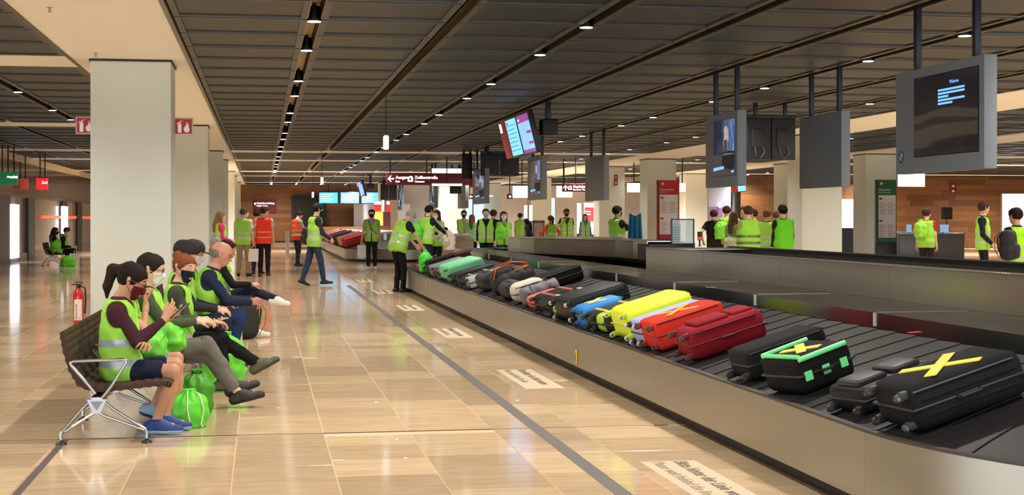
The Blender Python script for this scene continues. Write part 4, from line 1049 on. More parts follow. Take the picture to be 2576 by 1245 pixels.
# tape blobs are built; far carousel luggage
GF = 'cases on the far carousel'
rnd = random.Random(4)
cl = [('red', (206, 52, 52)), ('dark grey', (50, 50, 54)), ('coral', (224, 96, 76)), ('mustard yellow', (206, 186, 60)), ('navy', (40, 46, 88)), ('black', (30, 30, 32)), ('purple', (90, 60, 110)), ('bright red', (222, 48, 60)), ('crimson', (180, 40, 50)), ('olive', (110, 110, 60)), ('black and grey', (60, 60, 62))]
ord_ = ['nearest', 'second', 'third', 'fourth', 'fifth', 'sixth', 'seventh', 'eighth', 'ninth', 'tenth', 'last']
for i, (nm, c) in enumerate(cl):
    y = 53.6 + i * 1.9; root = empty('suitcase', (0, 0, 0), 0, '%s suitcase on the far carousel, %s from its near end' % (nm, ord_[i]), 'suitcase', GF)
    if i < 1: y = 54.4
    root.matrix_world = belt_M(y, .0, rnd.uniform(-.08, .08)); w = rnd.uniform(.34, .55); H = rnd.uniform(.3, .42); m = MB()
    m.box((0, -w / 2, 0), (.85, w / 2, H), mat('case_shell', c, .5), .06); m.build('shell', root)
    MB().box((.01, -w / 2 + .02, H * .45), (.845, w / 2 + .004, H * .52), mat('case_dark', (24, 24, 26), .5)).build('zip_band', root)
    MB().tube([(.86, -.1, H * .7), (.90, -.08, H * .7), (.90, .08, H * .7), (.86, .1, H * .7)], .012, mat('case_dark', (24, 24, 26), .5), 6).build('top_handle', root)
# ------------------------------------------------------------------ benches
M_LEATHER = mat('brown_leather', (68, 48, 42), 0.6, spec=.2, bump=.25, bscale=50, var=.08)
M_CHROME = mat('polished_aluminium', (164, 163, 166), 0.2, 0.95)
def bench(Y0, n, label, x=-1.0, frames=None):
    root = empty('beam_bench', (x, Y0, 0), 0, label, 'bench', 'beam benches along the white pillars')
    pts_b = [(-.31, .76), (-.285, .62), (-.25, .50), (-.20, .41), (-.12, .372)]
    pts_s = [(-.12, .372), (0, .375), (.12, .385), (.25, .40), (.36, .405), (.40, .385)]
    def ribbed(pts, w, y0):
        P = []; 
        for (a, b) in zip(pts[:-1], pts[1:]):
            a, b = Vector(a), Vector(b); L = (b - a).length; k = max(2, round(L / .055))
            for i in range(k):
                for q in range(4):
                    t = (i + q / 4) / k; p = a.lerp(b, t); d = (b - a).normalized(); nn = Vector((-d.y, d.x)); P.append(p + nn * (.0065 * math.sin(PI * q / 4)))
        P.append(Vector(pts[-1]))
        n = len(P); vs = []; 
        bk = [Vector(p) for p in P]
        for y in (y0, y0 + w):
            for p in P: vs.append((p.x, y, p.y))
            for i, p in enumerate(P):
                a, b = P[max(i - 1, 0)], P[min(i + 1, n - 1)]; d = (b - a).normalized() if (b - a).length > 0 else Vector((1, 0)); q = p - Vector((-d.y, d.x)) * .032
                vs.append((q.x, y, q.y))
        N2 = 2 * n; fs = []
        for i in range(n - 1):
            fs.append((i, i + 1, N2 + i + 1, N2 + i)); fs.append((n + i, N2 + n + i, N2 + n + i + 1, n + i + 1))
            fs.append((i, n + i, n + i + 1, i + 1)); fs.append((N2 + i, N2 + i + 1, N2 + n + i + 1, N2 + n + i))
        fs.append((0, N2, N2 + n, n)); fs.append((n - 1, 2 * n - 1, N2 + 2 * n - 1, N2 + n - 1))
        mb = MB(); mb.add(vs, fs, M_LEATHER, True); return mb
    w = .60
    bm_ = ribbed(pts_b, w - .012, 0).mesh('backrest'); sm_ = ribbed(pts_s, w - .012, 0).mesh('seat')
    for i in range(n):
        place('backrest', bm_, root, (0, i * w + .006, 0)); place('seat', sm_, root, (0, i * w + .006, 0))
    MB().box((-.13, -.02, .27), (-.05, n * w + .02, .315), M_CHROME, .008).build('beam', root)
    fr = frames if frames is not None else [0, n]
    def frame_mesh():
        m = MB(); nd = (-.09, 0, .265)
        m.tube([(-.10, 0, .335), (-.15, 0, .40), (-.255, 0, .525), (-.262, 0, .545), (-.245, 0, .555), (.08, 0, .562), (.10, 0, .552), (.10, 0, .54), (.0, 0, .38), (-.055, 0, .31)], .0078, M_CHROME, 10, flat=1.4)
        m.prism([(-.155, .30), (-.025, .30), (-.065, .205), (-.115, .205)], -.016, .016, M_CHROME, Matrix.Rotation(PI / 2, 4, 'X'))
        for sx, tx in ((-1, -.32), (1, .235)):
            m.tube([(nd[0] + sx * .045, 0, .285), (nd[0] + sx * .10, 0, .235), (tx * .97, 0, .09), (tx, 0, .075), (tx, 0, .018)], .0082, M_CHROME, 10, flat=1.3)
            m.tube([(nd[0] + sx * .015, 0, .205), (nd[0] + sx * .05, 0, .185), (tx * .93, 0, .085)], .0068, M_CHROME, 8, flat=1.3)
        return m.mesh('leg_frame')
    fm = frame_mesh(); ft = MB().lathe([(.038, 0), (.034, .010), (.012, .022), (.010, .03)], mat('black_foot', (24, 24, 26), .5), 16).mesh('foot_pad')
    pm_ = MB().prism([(-.13, .285), (-.05, .285), (-.09, .225)], -.022, .022, mat('badge_dark', (120, 120, 130), .3, .6), Matrix.Rotation(PI / 2, 4, 'X')).mesh('node_badge')
    for k in fr:
        y = k * w + (-.02 if k == 0 else .02 if k == n else 0)
        place('leg_frame', fm, root, (0, y, 0)); place('foot_pad', ft, root, (-.32, y, 0)); place('foot_pad', ft, root, (.235, y, 0)); place('node_badge', pm_, root, (0, y, 0))
    return root
bench(10.25, 6, 'brown ribbed leather bench on chrome legs nearest the camera, seating the front passengers', -1.0, [0, 2, 4, 6])
bench(14.7, 5, 'second brown leather bench, under the bald man and the two behind him', -.84, [0, 2, 5])
bench(18.6, 3, 'third brown leather bench, under the man with raised white sneaker', -0.68, [0, 3])
RZ = -PI / 2
def seatp(X, Y): return (X, Y)
# the six nearest sitters (local +y faces the carousel)
p1 = build_person((-.98, 10.72), RZ, 'person in maroon sweater, dark shorts and lime vest holding a phone, nearest bench seat', 'sit', 1.60, skin='tan', shirt=(66, 34, 44), trousers=(30, 34, 54), shorts=True,
    hair=(40, 28, 24), hairstyle='short', mask=(92, 24, 34), glasses=True, shoes=(34, 62, 128), sole=(150, 190, 220), lean=2, head_pitch=22, near=True, seat=.445, hip_y=-.02,
    ank=[(-.04, .30, .085), (.13, .25, .085)], toe=[(-.05, 1, -.02), (.12, 1, 0)], wr=[(.13, .17, .635), (.12, .30, .80)], pole=[(-1, .1, -.6), (.3, -.5, -1)],
    hd=[((1, .15, .1), (.0, -.5, -1), (0, .8, -.3)), ((-.25, .62, .72), (-.8, -.1, .2), (0, -.4, 1))], curl=(.55, .6), collar=(200, 205, 210), stripes=(170, 186, 196))
p2 = build_person((-1.02, 11.36), RZ, 'person with long ponytail, teal shorts and pale blue shoes, second on bench', 'sit', 1.56, fem=True, skin='tan', shirt=(120, 190, 60), sleeves='short', trousers=(60, 160, 180), shorts=True,
    hair=(58, 38, 30), hairstyle='ponytail', mask=(60, 30, 40), shoes=(150, 190, 224), sole=(40, 60, 90), lean=0, head_pitch=16, near=True, seat=.445,
    ank=[(-.02, .40, .085), (.06, .22, .10)], toe=[(0, 1, 0), (0, .8, -.3)], wr=[(-.02, .33, .76), (.07, .17, .87)], pole=[(-.5, -.2, -1), (.6, .3, -1)],
    hd=[((.2, .8, .4), (.3, -.6, .8), (-.9, 0, .2)), ((-.2, -.1, 1), (-.3, .9, .2), (-1, 0, 0))], curl=(.45, .9))
p3 = build_person((-.84, 12.05), RZ, 'person with white mask, olive sleeves and grey trousers, legs stretched out, third on bench', 'sit', 1.68, skin='light', shirt=(72, 84, 60), trousers=(112, 106, 100),
    hair=(50, 40, 36), hairstyle='short', mask=(226, 226, 220), glasses=True, shoes=(46, 40, 34), sole=(30, 28, 26), lean=-9, head_pitch=20, near=True, seat=.445,
    ank=[(.04, .66, .11), (-.02, .62, .17)], toe=[(.1, 1, .25), (-.1, 1, .35)], wr=[(-.10, .34, .70), (.12, .33, .70)], knee_pole=[(0, .2, 1), (0, .2, 1)])
p4 = build_person((-.74, 13.15), RZ, 'person with ginger hair and dark mask, legs crossed in black trousers, fourth on bench', 'sit', 1.60, fem=True, skin='light', shirt=(66, 72, 54), trousers=(22, 22, 26),
    hair=(150, 88, 56), hairstyle='bun', mask=(30, 36, 40), shoes=(84, 84, 60), sole=(60, 54, 44), lean=3, head_pitch=10, head_yaw=38, near=True, seat=.445,
    ank=[(.10, .70, .25), (.05, .40, .085)], toe=[(.1, 1, .55), (.05, 1, 0)], wr=[(-.08, .29, .61), (.12, .33, .62)], knee_pole=[(0, .2, 1), (0, .3, 1)],
    hd=[((.6, .8, -.1), (.2, 0, 1), (.8, -.5, 0)), ((-.6, .8, -.15), (0, 0, -1), (-.6, -.6, .1))])
p5 = build_person((-.79, 14.95), RZ, 'person with dark beret sitting behind the ginger-haired one', 'sit', 1.74, fem=True, skin='light', shirt=(50, 50, 56), trousers=(40, 42, 50), hair=(60, 44, 36), hairstyle='short',
    hat=('beret', (36, 32, 34)), lean=0, head_pitch=8, head_yaw=10, near=True, seat=.445)
p6 = build_person((-.77, 16.0), RZ, 'person with dark cap and white mask, partly hidden behind the bald one', 'sit', 1.76, skin='tan', shirt=(60, 60, 64), trousers=(50, 52, 60), hair=(46, 34, 28), hairstyle='short',
    hat=('cap', (52, 46, 46)), mask=(230, 232, 234), lean=0, head_pitch=12, near=True, seat=.445)
p7 = build_person((-.68, 15.45), RZ, 'bald person with glasses, navy sleeves and blue jeans, leaning forward on bench', 'sit', 1.84, skin='pink', shirt=(44, 50, 74), trousers=(44, 62, 104),
    hair=(170, 160, 150), hairstyle='bald', glasses=True, shoes=(60, 50, 44), lean=20, head_pitch=-4, near=True, seat=.46,
    ank=[(-.10, .34, .085), (.10, .34, .085)], wr=[(-.06, .56, .66), (.08, .58, .66)], hd=[((.5, .8, 0), (.4, -.1, -.6), (-.2, .3, .9)), ((-.6, .8, 0), (-.3, -.1, -.6), (0, .3, .9))], bulk=1.12, stripes=(150, 180, 214))
# visible sleeves: this man wears them pushed up
p8 = build_person((-.55, 19.2), RZ, 'dark-haired person in black jacket with ankle on knee and white sneaker', 'sit', 1.66, skin='tan', shirt=(28, 28, 32), trousers=(34, 40, 56), hair=(52, 38, 32), hairstyle='short',
    shoes=(236, 236, 232), sole=(240, 240, 236), lean=6, head_pitch=6, seat=.46, near=True,
    ank=[(.18, .72, .50), (.08, .46, .085)], toe=[(.2, 1, -.1), (0, 1, 0)], knee_pole=[(-.3, 0, 1), (0, .3, 1)], wr=[(-.08, .40, .66), (.12, .42, .68)])
# phones and a card in their hands
def phone(label, info, side, off, rot, col=(22, 22, 26), name='smartphone', sz=(.074, .15, .009), lit=True):
    w_ = info['ws'][side]; p = info['M'] @ Vector(tuple(np.asarray(w_) + np.asarray(off)))
    e = empty(name, tuple(p), 0, label, 'phone'); e.rotation_euler = (rot[0], rot[1], rot[2] + RZ)
    MB().box((-sz[0] / 2, -sz[1] / 2, -sz[2] / 2), (sz[0] / 2, sz[1] / 2, sz[2] / 2), mat('phone_case', col, .3), .004).build('case', e)
    if lit: MB().box((-sz[0] / 2 + .004, -sz[1] / 2 + .008, sz[2] / 2), (sz[0] / 2 - .004, sz[1] / 2 - .008, sz[2] / 2 + .0008), mat('phone_screen', (60, 70, 90), .1, emit=.4)).build('screen', e)
    return e
phone('dark smartphone held up in the hand of the maroon-sleeved person', p1, 1, (-.03, .10, .06), (.75, 0, 0))
phone('black smartphone held by the ponytailed person', p2, 0, (.02, .10, .06), (.8, .1, 0))
phone('small light phone in the hands of the ginger-haired person', p4, 0, (.05, .08, .02), (.15, 0, .4), (200, 200, 196))
# bags by and on the bench
blob('drawstring_bag', 'bright green drawstring bag with pale cord standing on floor by the blue shoes', 'bag', (-.52, 10.98, 0), (.28, .25, .275), (100, 214, 58), 1, 'green giveaway drawstring bags', rz=-PI / 2 - 1.2, h=.009, cord=(226, 222, 190))
blob('drawstring_bag', 'green drawstring bag lying on the lap of the second bench passenger', 'bag', (-.90, 11.32, .52), (.26, .42, .22), (112, 214, 66), 2, 'green giveaway drawstring bags', rz=.3, h=.011, tilt=(0, 1.0, .2))
blob('drawstring_bag', 'green drawstring bag on the lap of the person with white mask', 'bag', (-.80, 11.92, .52), (.30, .42, .24), (112, 212, 64), 3, 'green giveaway drawstring bags', rz=.2, h=.011, tilt=(0, .95, .1))
blob('drawstring_bag', 'dark and green rucksack-like bag on floor under the stretched grey legs', 'bag', (-.50, 11.75, 0), (.26, .24, .34), (70, 150, 40), 4, None, h=.012, cord=(30, 30, 30))
blob('drawstring_bag', 'tall green bag standing on floor behind the raised olive shoe', 'bag', (-.35, 13.95, 0), (.42, .26, .47), (106, 216, 62), 5, 'green giveaway drawstring bags', rz=.1, h=.012)
backpack('backpack', 'black backpack with green edge on floor in front of the second bench', (-.20, 19.0, 0), 1.9, (44, 46, 44), (.34, .30, .50), trim=(70, 150, 60))
paper_bag('white paper carrier bag with faint red print on floor beside the black backpack', (-.36, 18.0, 0), -.2, (232, 220, 214), (.26, .12, .36))
# green extinguisher corner
def extinguisher(loc):
    root = empty('fire_extinguisher', loc, 0, 'red fire extinguisher with white label standing at the foot of first white pillar', 'fire extinguisher')
    MB().lathe([(.07, 0), (.076, .01), (.076, .40), (.07, .45), (.045, .49), (.026, .51), (.024, .53)], mat('red_enamel', (206, 34, 36), .25, coat=.5), 24).build('cylinder', root)
    m = MB(); k = mat('black_valve', (26, 24, 24), .4); m.cyl((0, 0, .52), (0, 0, .58), .03, k); m.box((-.10, -.014, .565), (.04, .014, .58), k, .004); m.box((-.11, -.012, .595), (.02, .012, .608), k, .004, Matrix.Rotation(.08, 4, 'Y')); m.build('valve', root)
    MB().tube([(.03, 0, .55), (.09, 0, .52), (.10, 0, .40), (.088, 0, .15)], .011, k, 8).build('hose', root)
    m = MB(); wl_ = mat('white_label', (236, 232, 226), .5); vs = []; 
    for z in (.06, .36):
        for a in np.linspace(-PI * .75, -PI * .25, 9): vs.append((.0768 * math.cos(a), .0768 * math.sin(a), z))
    m.add(vs, [(i, i + 1, 10 + i, 9 + i) for i in range(8)], wl_, True); m.build('label', root)
    text('FEUERLÖSCHER', 'lettering', root, .03, mat('red_print', (180, 30, 30), .5), Matrix.Translation((-.012, -.0785, .08)) @ Matrix.Rotation(PI / 2, 4, 'X') @ Matrix.Rotation(PI / 2, 4, 'Z'))
    MB().box((-.05, -.079, .07), (.06, -.0775, .12), mat('label_tag', (210, 214, 206), .5)).build('inspection_tag', root)
    return root
extinguisher((-2.60, 22.0, 0))
def flag_sign(x0, x1, y, label):
    z0, z1 = 2.775, 3.035; root = empty('fire_sign', ((x0 + x1) / 2, y, z0), 0, label, 'sign', 'projecting fire extinguisher signs'); w = x1 - x0
    MB().box((-w / 2, -.008, 0), (w / 2, .008, z1 - z0), mat('sign_clear_edge', (214, 196, 190), .3), .003).build('plate', root)
    MB().box((-w / 2 + .02, -.0105, .02), (w / 2 - .02, .0105, z1 - z0 - .02), mat('sign_red', (176, 32, 40), .4, emit=.12)).build('red_field', root)
    m = MB(); wt = mat('sign_white', (245, 240, 236), .4, emit=.15)
    R = Matrix.Translation((0, -.012, 0)) @ Matrix.Rotation(PI / 2, 4, 'X')
    m.prism([(-.085, .035), (-.03, .035), (-.03, .155), (-.042, .175), (-.073, .175), (-.085, .155)], -.001, .001, wt, R)
    m.prism([(-.075, .18), (-.04, .18), (-.035, .20), (-.095, .185), (-.10, .165), (-.082, .168)], -.001, .001, wt, R)
    m.prism([(-.06, .20), (-.015, .225), (-.02, .212), (-.05, .195)], -.001, .001, wt, R)
    m.build('extinguisher_symbol', root)
    m = MB(); 
    m.prism([(.02, .045), (.0, .09), (.02, .14), (.03, .115), (.04, .165), (.055, .205), (.06, .15), (.078, .17), (.075, .12), (.09, .10), (.085, .06), (.06, .035)], -.001, .001, wt, R)
    m.build('flame_symbol', root)
    MB().box((-.03, -.0135, .12), (.0, -.0125, .15), mat('sign_red', (176, 32, 40), .4, emit=.12)).build('red_mark', root) if False else None
    return root
flag_sign(-1.305, -1.02, 22.75, 'red fire extinguisher sign projecting from right side of first white pillar')
flag_sign(-2.73, -2.445, 22.75, 'red fire extinguisher sign projecting from left side of first white pillar')
# ------------------------------------------------------------------ standing people, placed by the picture column and camera distance
GREENBAG = (104, 208, 64)
def P(u, D, yaw_deg, label, **k):
    x, y = atD(u, D); return build_person((x, y), math.radians(yaw_deg), label, **k)
# yaw: 0 faces away (+y), 180 faces the camera, -90 faces +x (right), 90 faces left
DKT = (30, 30, 34)
P(553, 34, -75, 'person with long blond hair, pink sleeves and lime vest at the second white pillar', H=1.68, fem=True, shirt=(226, 60, 120), trousers=(44, 50, 70), hair=(176, 140, 92), hairstyle='long', wr=[(-.10, .22, 1.0), (.10, .24, 1.02)])
q = P(612, 39, -12, 'grey-haired person in beige trousers and lime vest holding a white bag', H=1.80, shirt=(224, 226, 232), sleeves='short', trousers=(152, 136, 112), hair=(96, 88, 82), mask=(235, 235, 235), head_yaw=50, wr=[(-.24, .05, .82), (.27, .06, .80)], ank=[(-.13, 0, .085), (.13, .02, .085)])
hx, hy, hz = w2(q, q['ws'][1]); paper_bag('white carrier bag hanging from hand of the beige-trousered person', (hx + .0, hy - .0, hz - .50), .0, (240, 236, 232), (.27, .10, .34), mark=None)
q = P(646, 40.5, -20, 'person in red vest and dark trousers, half hidden behind another red vest', H=1.76, shirt=(206, 200, 196), sleeves='short', trousers=(34, 38, 50), vest=(226, 60, 54), hair=(70, 48, 38), stripe_on=True)
q = P(664, 39.2, -8, 'person in bright red vest with dark trousers and brown shoes, back to camera', H=1.84, shirt=(190, 190, 180), sleeves='short', trousers=(28, 32, 46), vest=(255, 66, 46), hair=(84, 56, 42), shoes=(104, 60, 42), stripes=(236, 150, 130), head_yaw=55)
P(748, 47.5, -60, 'person in orange vest and dark trousers reading something by the far counter', H=1.80, shirt=(200, 200, 214), trousers=(38, 42, 36), vest=ORANGE, hair=(60, 60, 66), head_pitch=30, wr=[(-.08, .36, 1.10), (.10, .38, 1.12)], ank=[(-.16, .12, .085), (.18, -.12, .085)])
q = P(790, 33.8, -72, 'person in dark cap and lime vest walking right in blue jeans', H=1.86, shirt=(54, 50, 56), trousers=(46, 62, 92), hair=(40, 34, 32), hat=('cap', (34, 32, 34)), mask=(26, 26, 28), lean=4, ank=[(-.08, -.26, .12), (.10, .20, .085)], toe=[(0, 1, -.35), (.1, 1, .05)], wr=[(-.20, .22, .98), (.14, .34, 1.05)], head_pitch=8)
bx, by = atD(770, 33.9); backpack('backpack', 'black shoulder bag on back of the capped walking person', (bx + .0, by + .05, .93), math.radians(-72) + PI, (30, 32, 34), (.30, .17, .40))
q = P(935, 44.5, 172, 'person with dark mask, cross-body strap and white sneakers carrying a white bag', H=1.80, shirt=(170, 172, 172), sleeves='short', trousers=(34, 34, 38), hair=(70, 54, 44), mask=(26, 24, 26), shoes=(236, 236, 232), sole=(240, 240, 236), wr=[(-.26, .02, .84), (.32, .04, .80)])
hx, hy, hz = w2(q, q['ws'][1]); paper_bag('white carrier bag hanging from hand of the person facing the camera in white sneakers', (hx, hy - .02, hz - .52), .1, (240, 236, 236), (.26, .10, .36), mark=None)
MB().tube([w2(q, q['nb'] + V3(.10, .13, -.02)), w2(q, q['pel'] + V3(0, .19, .25)), w2(q, q['pel'] + V3(-.16, .14, .12))], .014, mat('strap_black', (26, 26, 28), .6), 6, flat=.4).build('shoulder_strap', None); bpy.data.objects['shoulder_strap'].name = 'shoulder_strap'
tag(bpy.data.objects['shoulder_strap'], 'thin black cross-body strap worn over the lime vest by the person in white sneakers', 'strap')
q = P(1001, 30.4, -62, 'white-haired person in lime vest with yellow hem stooping over the belt end', H=1.78, shirt=(34, 36, 46), sleeves='short', trousers=(20, 20, 22), hair=(214, 206, 190), mask=(226, 230, 236), lean=20, head_pitch=26, bulk=1.15, wr=[(-.06, .62, .82), (.20, .58, .80)], ank=[(-.09, .02, .085), (.10, .06, .085)], shoes=(30, 24, 22))
q = P(1072, 37.6, -58, 'dark-haired person in navy sleeves and lime vest behind the far end of belt', H=1.86, shirt=(32, 36, 52), trousers=(34, 38, 56), hair=(44, 34, 34), wr=[(-.10, .46, 1.12), (.16, .52, 1.14)], bulk=1.1, lean=6)
blob('drawstring_bag', 'green drawstring bag on back of the navy-sleeved person', 'bag', (*atD(1049, 37.5), 1.0), (.30, .34, .46), GREENBAG, 21, None, h=.02)
q = P(1078, 40, 150, 'fair-haired person half hidden between two others behind the belt end', H=1.82, fem=True, shirt=(228, 190, 180), trousers=DKT, hair=(150, 106, 66), hairstyle='long')
q = P(1099, 38.4, 140, 'person with long brown hair and pale mask next to a white sack', H=1.74, fem=True, shirt=(220, 214, 206), trousers=DKT, hair=(92, 66, 46), hairstyle='long', mask=(224, 232, 236), wr=[(-.10, .30, 1.05), (.14, .32, 1.05)])
blob('white_sack', 'rumpled white sack standing beyond the far end of belt', 'bag', (*atD(1129, 38.2), .72), (.34, .30, .52), (240, 236, 226), 22, None, h=.02)
MB_ = None
q = P(1120, 48.5, 175, 'person in black with white mask sitting at the far desk', pose='sit', H=1.7, shirt=(34, 32, 36), trousers=DKT, hair=(36, 30, 28), mask=(230, 234, 236), vest=None, seat=.45)
q = P(1167, 50, 172, 'bearded person in lime vest left of the pale blue doorway', H=1.80, shirt=(150, 160, 120), trousers=(40, 40, 42), hair=(44, 32, 30), mask=(74, 34, 34), wr=[(-.1, .26, 1.05), (.1, .28, 1.02)])
q = P(1187, 49.2, -20, 'person in rose top standing against the pale blue doorway', H=1.66, fem=True, shirt=(196, 120, 124), sleeves='long', trousers=DKT, vest=(120, 220, 120), hair=(156, 84, 70), hairstyle='long')
q = P(1222, 42, 175, 'person with pale mask and dark sleeves in open lime vest, left of the pair', H=1.80, shirt=(26, 30, 44), trousers=(24, 28, 46), hair=(120, 92, 70), mask=(150, 200, 190), bulk=1.1)
q = P(1241, 43.2, -30, 'brown-haired person behind the pair by the belt', H=1.78, shirt=(24, 30, 50), trousers=(24, 28, 46), vest=None, hair=(96, 70, 54))
q = P(1267, 41.5, 178, 'person with brown bob and white mask carrying a green bag across the front', H=1.72, fem=True, shirt=(130, 150, 90), sleeves='short', trousers=(56, 66, 56), hair=(92, 60, 44), hairstyle='long', mask=(222, 236, 240), bulk=1.05)
blob('drawstring_bag', 'green drawstring bag hanging in front of the brown-bobbed person', 'bag', (*atD(1259, 41.25), .96), (.28, .18, .44), (122, 230, 60), 23, None, h=.02)
q = P(1308, 60, -40, 'person in lime shirt with brown trousers standing alone beyond the feed housing', H=1.76, shirt=(170, 230, 90), trousers=(84, 70, 66), hair=(96, 56, 40), vest=(176, 236, 96), stripe_on=False)
q = P(1333, 56, 60, 'person with long blue-black hair bending down near the glass stand', H=1.55, fem=True, shirt=(40, 44, 66), trousers=DKT, vest=None, hair=(30, 32, 60), hairstyle='long', lean=12)
q = P(1386, 47, 20, 'person with brown ponytail in orange top and lime vest, back to camera', H=1.62, fem=True, shirt=(250, 110, 30), trousers=DKT, hair=(110, 72, 46), hairstyle='ponytail', wr=[(-.3, .26, 1.0), (.3, .10, .92)])
q = P(1425, 52, 176, 'person in cap and lime vest drinking with raised hand', H=1.86, shirt=(60, 70, 60), sleeves='short', trousers=(52, 62, 70), hair=(50, 40, 36), hat=('cap', (66, 56, 52)), mask=(60, 36, 34), wr=[(-.24, .1, .9), (.16, .24, 1.45)], bulk=1.15)
q = P(1472, 60, 178, 'person in teal jacket with badge and lime straps near the red poster', H=1.72, fem=True, shirt=(60, 130, 180), trousers=(24, 28, 40), hair=(110, 80, 70), hairstyle='long')
q = P(1553, 33.5, -66, 'dark-haired person with black mask in lime vest holding up a blue cloth', H=1.80, shirt=(52, 38, 42), trousers=(120, 110, 110), hair=(42, 28, 26), mask=(28, 26, 30), wr=[(-.06, .46, 1.30), (.10, .48, 1.28)], lean=-2)
# hanging blue cloth: pleated sheet
def cloth(label, u, D, w, z0, z1, col):
    x, y = atD(u, D); m = MB(); n, k = 26, 8; vs = []
    for j in range(k + 1):
        for i in range(n + 1):
            t = i / n; q = j / k; ww = w * (.78 + .22 * q)
            vs.append(((t - .5) * ww, .035 * math.sin(t * 19) * (.4 + q) + .02 * math.sin(t * 7 + 2 * q), (z1 - z0) * (1 - q) + .03 * math.cos(t * 6.3) * (1 - q)))
    fs = [(j * (n + 1) + i, j * (n + 1) + i + 1, (j + 1) * (n + 1) + i + 1, (j + 1) * (n + 1) + i) for j in range(k) for i in range(n)]
    off = len(vs); vs += [(a, b + .012, c) for a, b, c in vs]; fs += [tuple(off + i for i in f[::-1]) for f in fs]
    m.add(vs, fs, mat('blue_cloth', col, .8, bump=.3), True); o = m.build('blue_cloth', None, (x, y, z0), (0, 0, -.2)); return tag(o, label, 'cloth')
cloth('teal blue garment held up beside the dark-masked person', 1598, 33.0, .34, 1.02, 1.62, (30, 110, 146))
q = P(1796, 37, -25, 'person in black shirt with green straps, hand on hip, left of the group', H=1.74, shirt=(34, 34, 36), sleeves='short', trousers=(48, 40, 42), hair=(86, 58, 46), vest=None, wr=[(-.28, -.02, .98), (.25, .05, .9)])
blob('drawstring_bag', 'green drawstring bag on the back of the black-shirted person in the group', 'bag', (*atD(1815, 36.6), 1.02), (.36, .28, .50), (140, 240, 70), 31, None, h=.02)
q = P(1828, 37.8, -10, 'tall person seen from behind in lime vest, second from left in the group', H=1.84, shirt=(150, 200, 80), sleeves='short', trousers=DKT, hair=(84, 40, 44), stripe_on=False)
q = P(1845, 33, -55, 'person with long wavy brown hair and dark top turned to the right', H=1.66, fem=True, shirt=(60, 44, 44), sleeves='short', trousers=(90, 84, 70), vest=(120, 130, 60), hair=(104, 74, 58), hairstyle='long', wr=[(-.1, .36, .98), (.12, .38, .98)])
blob('shoulder_bag', 'pale cloth shoulder bag beside the wavy-haired person', 'bag', (*atD(1836, 32.6), .85), (.26, .2, .30), (190, 184, 160), 32, None, h=.02)
q = P(1883, 31.5, 4, 'broad-backed person in lime vest with two grey bands, centre of the group', H=1.78, shirt=(150, 170, 90), sleeves='short', trousers=(50, 58, 88), hair=(94, 66, 50), bulk=1.28, vest_open=False, vest=(150, 216, 62), stripes=(110, 116, 96))
q = P(1872, 36.5, 160, 'person facing the camera behind the broad-backed one', H=1.82, shirt=(60, 90, 96), sleeves='short', trousers=DKT, hair=(90, 60, 46))
q = P(1897, 35, 60, 'dark-haired person right behind the broad-backed one', H=1.74, shirt=(120, 140, 90), sleeves='short', trousers=DKT, hair=(70, 46, 40))
q = P(1930, 33.5, -50, 'ginger person in lime vest and jeans holding white paper', H=1.72, fem=True, shirt=(28, 28, 30), sleeves='short', trousers=(60, 74, 104), hair=(140, 86, 56), hairstyle='short', wr=[(.02, .36, .96), (.18, .36, .96)], skin='pink')
hx, hy, hz = w2(q, q['ws'][0]); o = MB().box((-.11, -.15, 0), (.11, .15, .004), mat('paper_white', (245, 240, 244), .6)).build('paper_sheet', None, (hx + .12, hy, hz - .02), (.5, -.2, .3)); tag(o, 'white paper sheet in hand of the ginger person', 'paper')
q = P(1954, 35.5, -70, 'brown-haired person partly hidden at right of the group', H=1.70, shirt=(60, 52, 44), sleeves='short', trousers=(60, 54, 44), vest=None, hair=(110, 82, 60))
q = P(1970, 32.5, 8, 'person with black hat and big green vest at the pillar edge', H=1.80, shirt=(40, 38, 30), trousers=(70, 68, 60), hair=(20, 18, 18), hat=('beret', (20, 18, 20)), vest=(110, 214, 40), vest_open=False, stripe_on=False, bulk=1.15)
q = P(2330, 36, -40, 'person with red sleeves, lime vest and white mask right of the green info board', H=1.76, shirt=(186, 36, 40), sleeves='short', trousers=(48, 34, 44), hair=(84, 52, 48), mask=(220, 226, 236), head_yaw=10, bulk=1.05, stripe_on=False)
blob('drawstring_bag', 'green drawstring bag on the back of the red-sleeved person', 'bag', (*atD(2316, 35.9), 1.08), (.32, .26, .44), (150, 226, 60), 33, None, h=.02)
q = P(2472, 30.5, -120, 'person with dark sleeves and lime vest leaning before the wooden wall', H=1.86, shirt=(34, 34, 46), trousers=(28, 26, 34), hair=(84, 60, 56), head_yaw=-30, wr=[(-.22, .16, 1.02), (.2, .2, 1.0)])
q = P(2558, 21.5, 20, 'person with dark curly hair and black backpack at the right picture edge', H=1.66, shirt=(40, 36, 40), sleeves='short', trousers=DKT, hair=(52, 34, 34), hairstyle='short', vest=(166, 240, 40), bulk=1.1, skin='pink')
backpack('backpack', 'black backpack worn at right picture edge over a lime vest', (*atD(2536, 21.0), .92), math.radians(20) + PI + .5, (34, 32, 38), (.30, .22, .44))
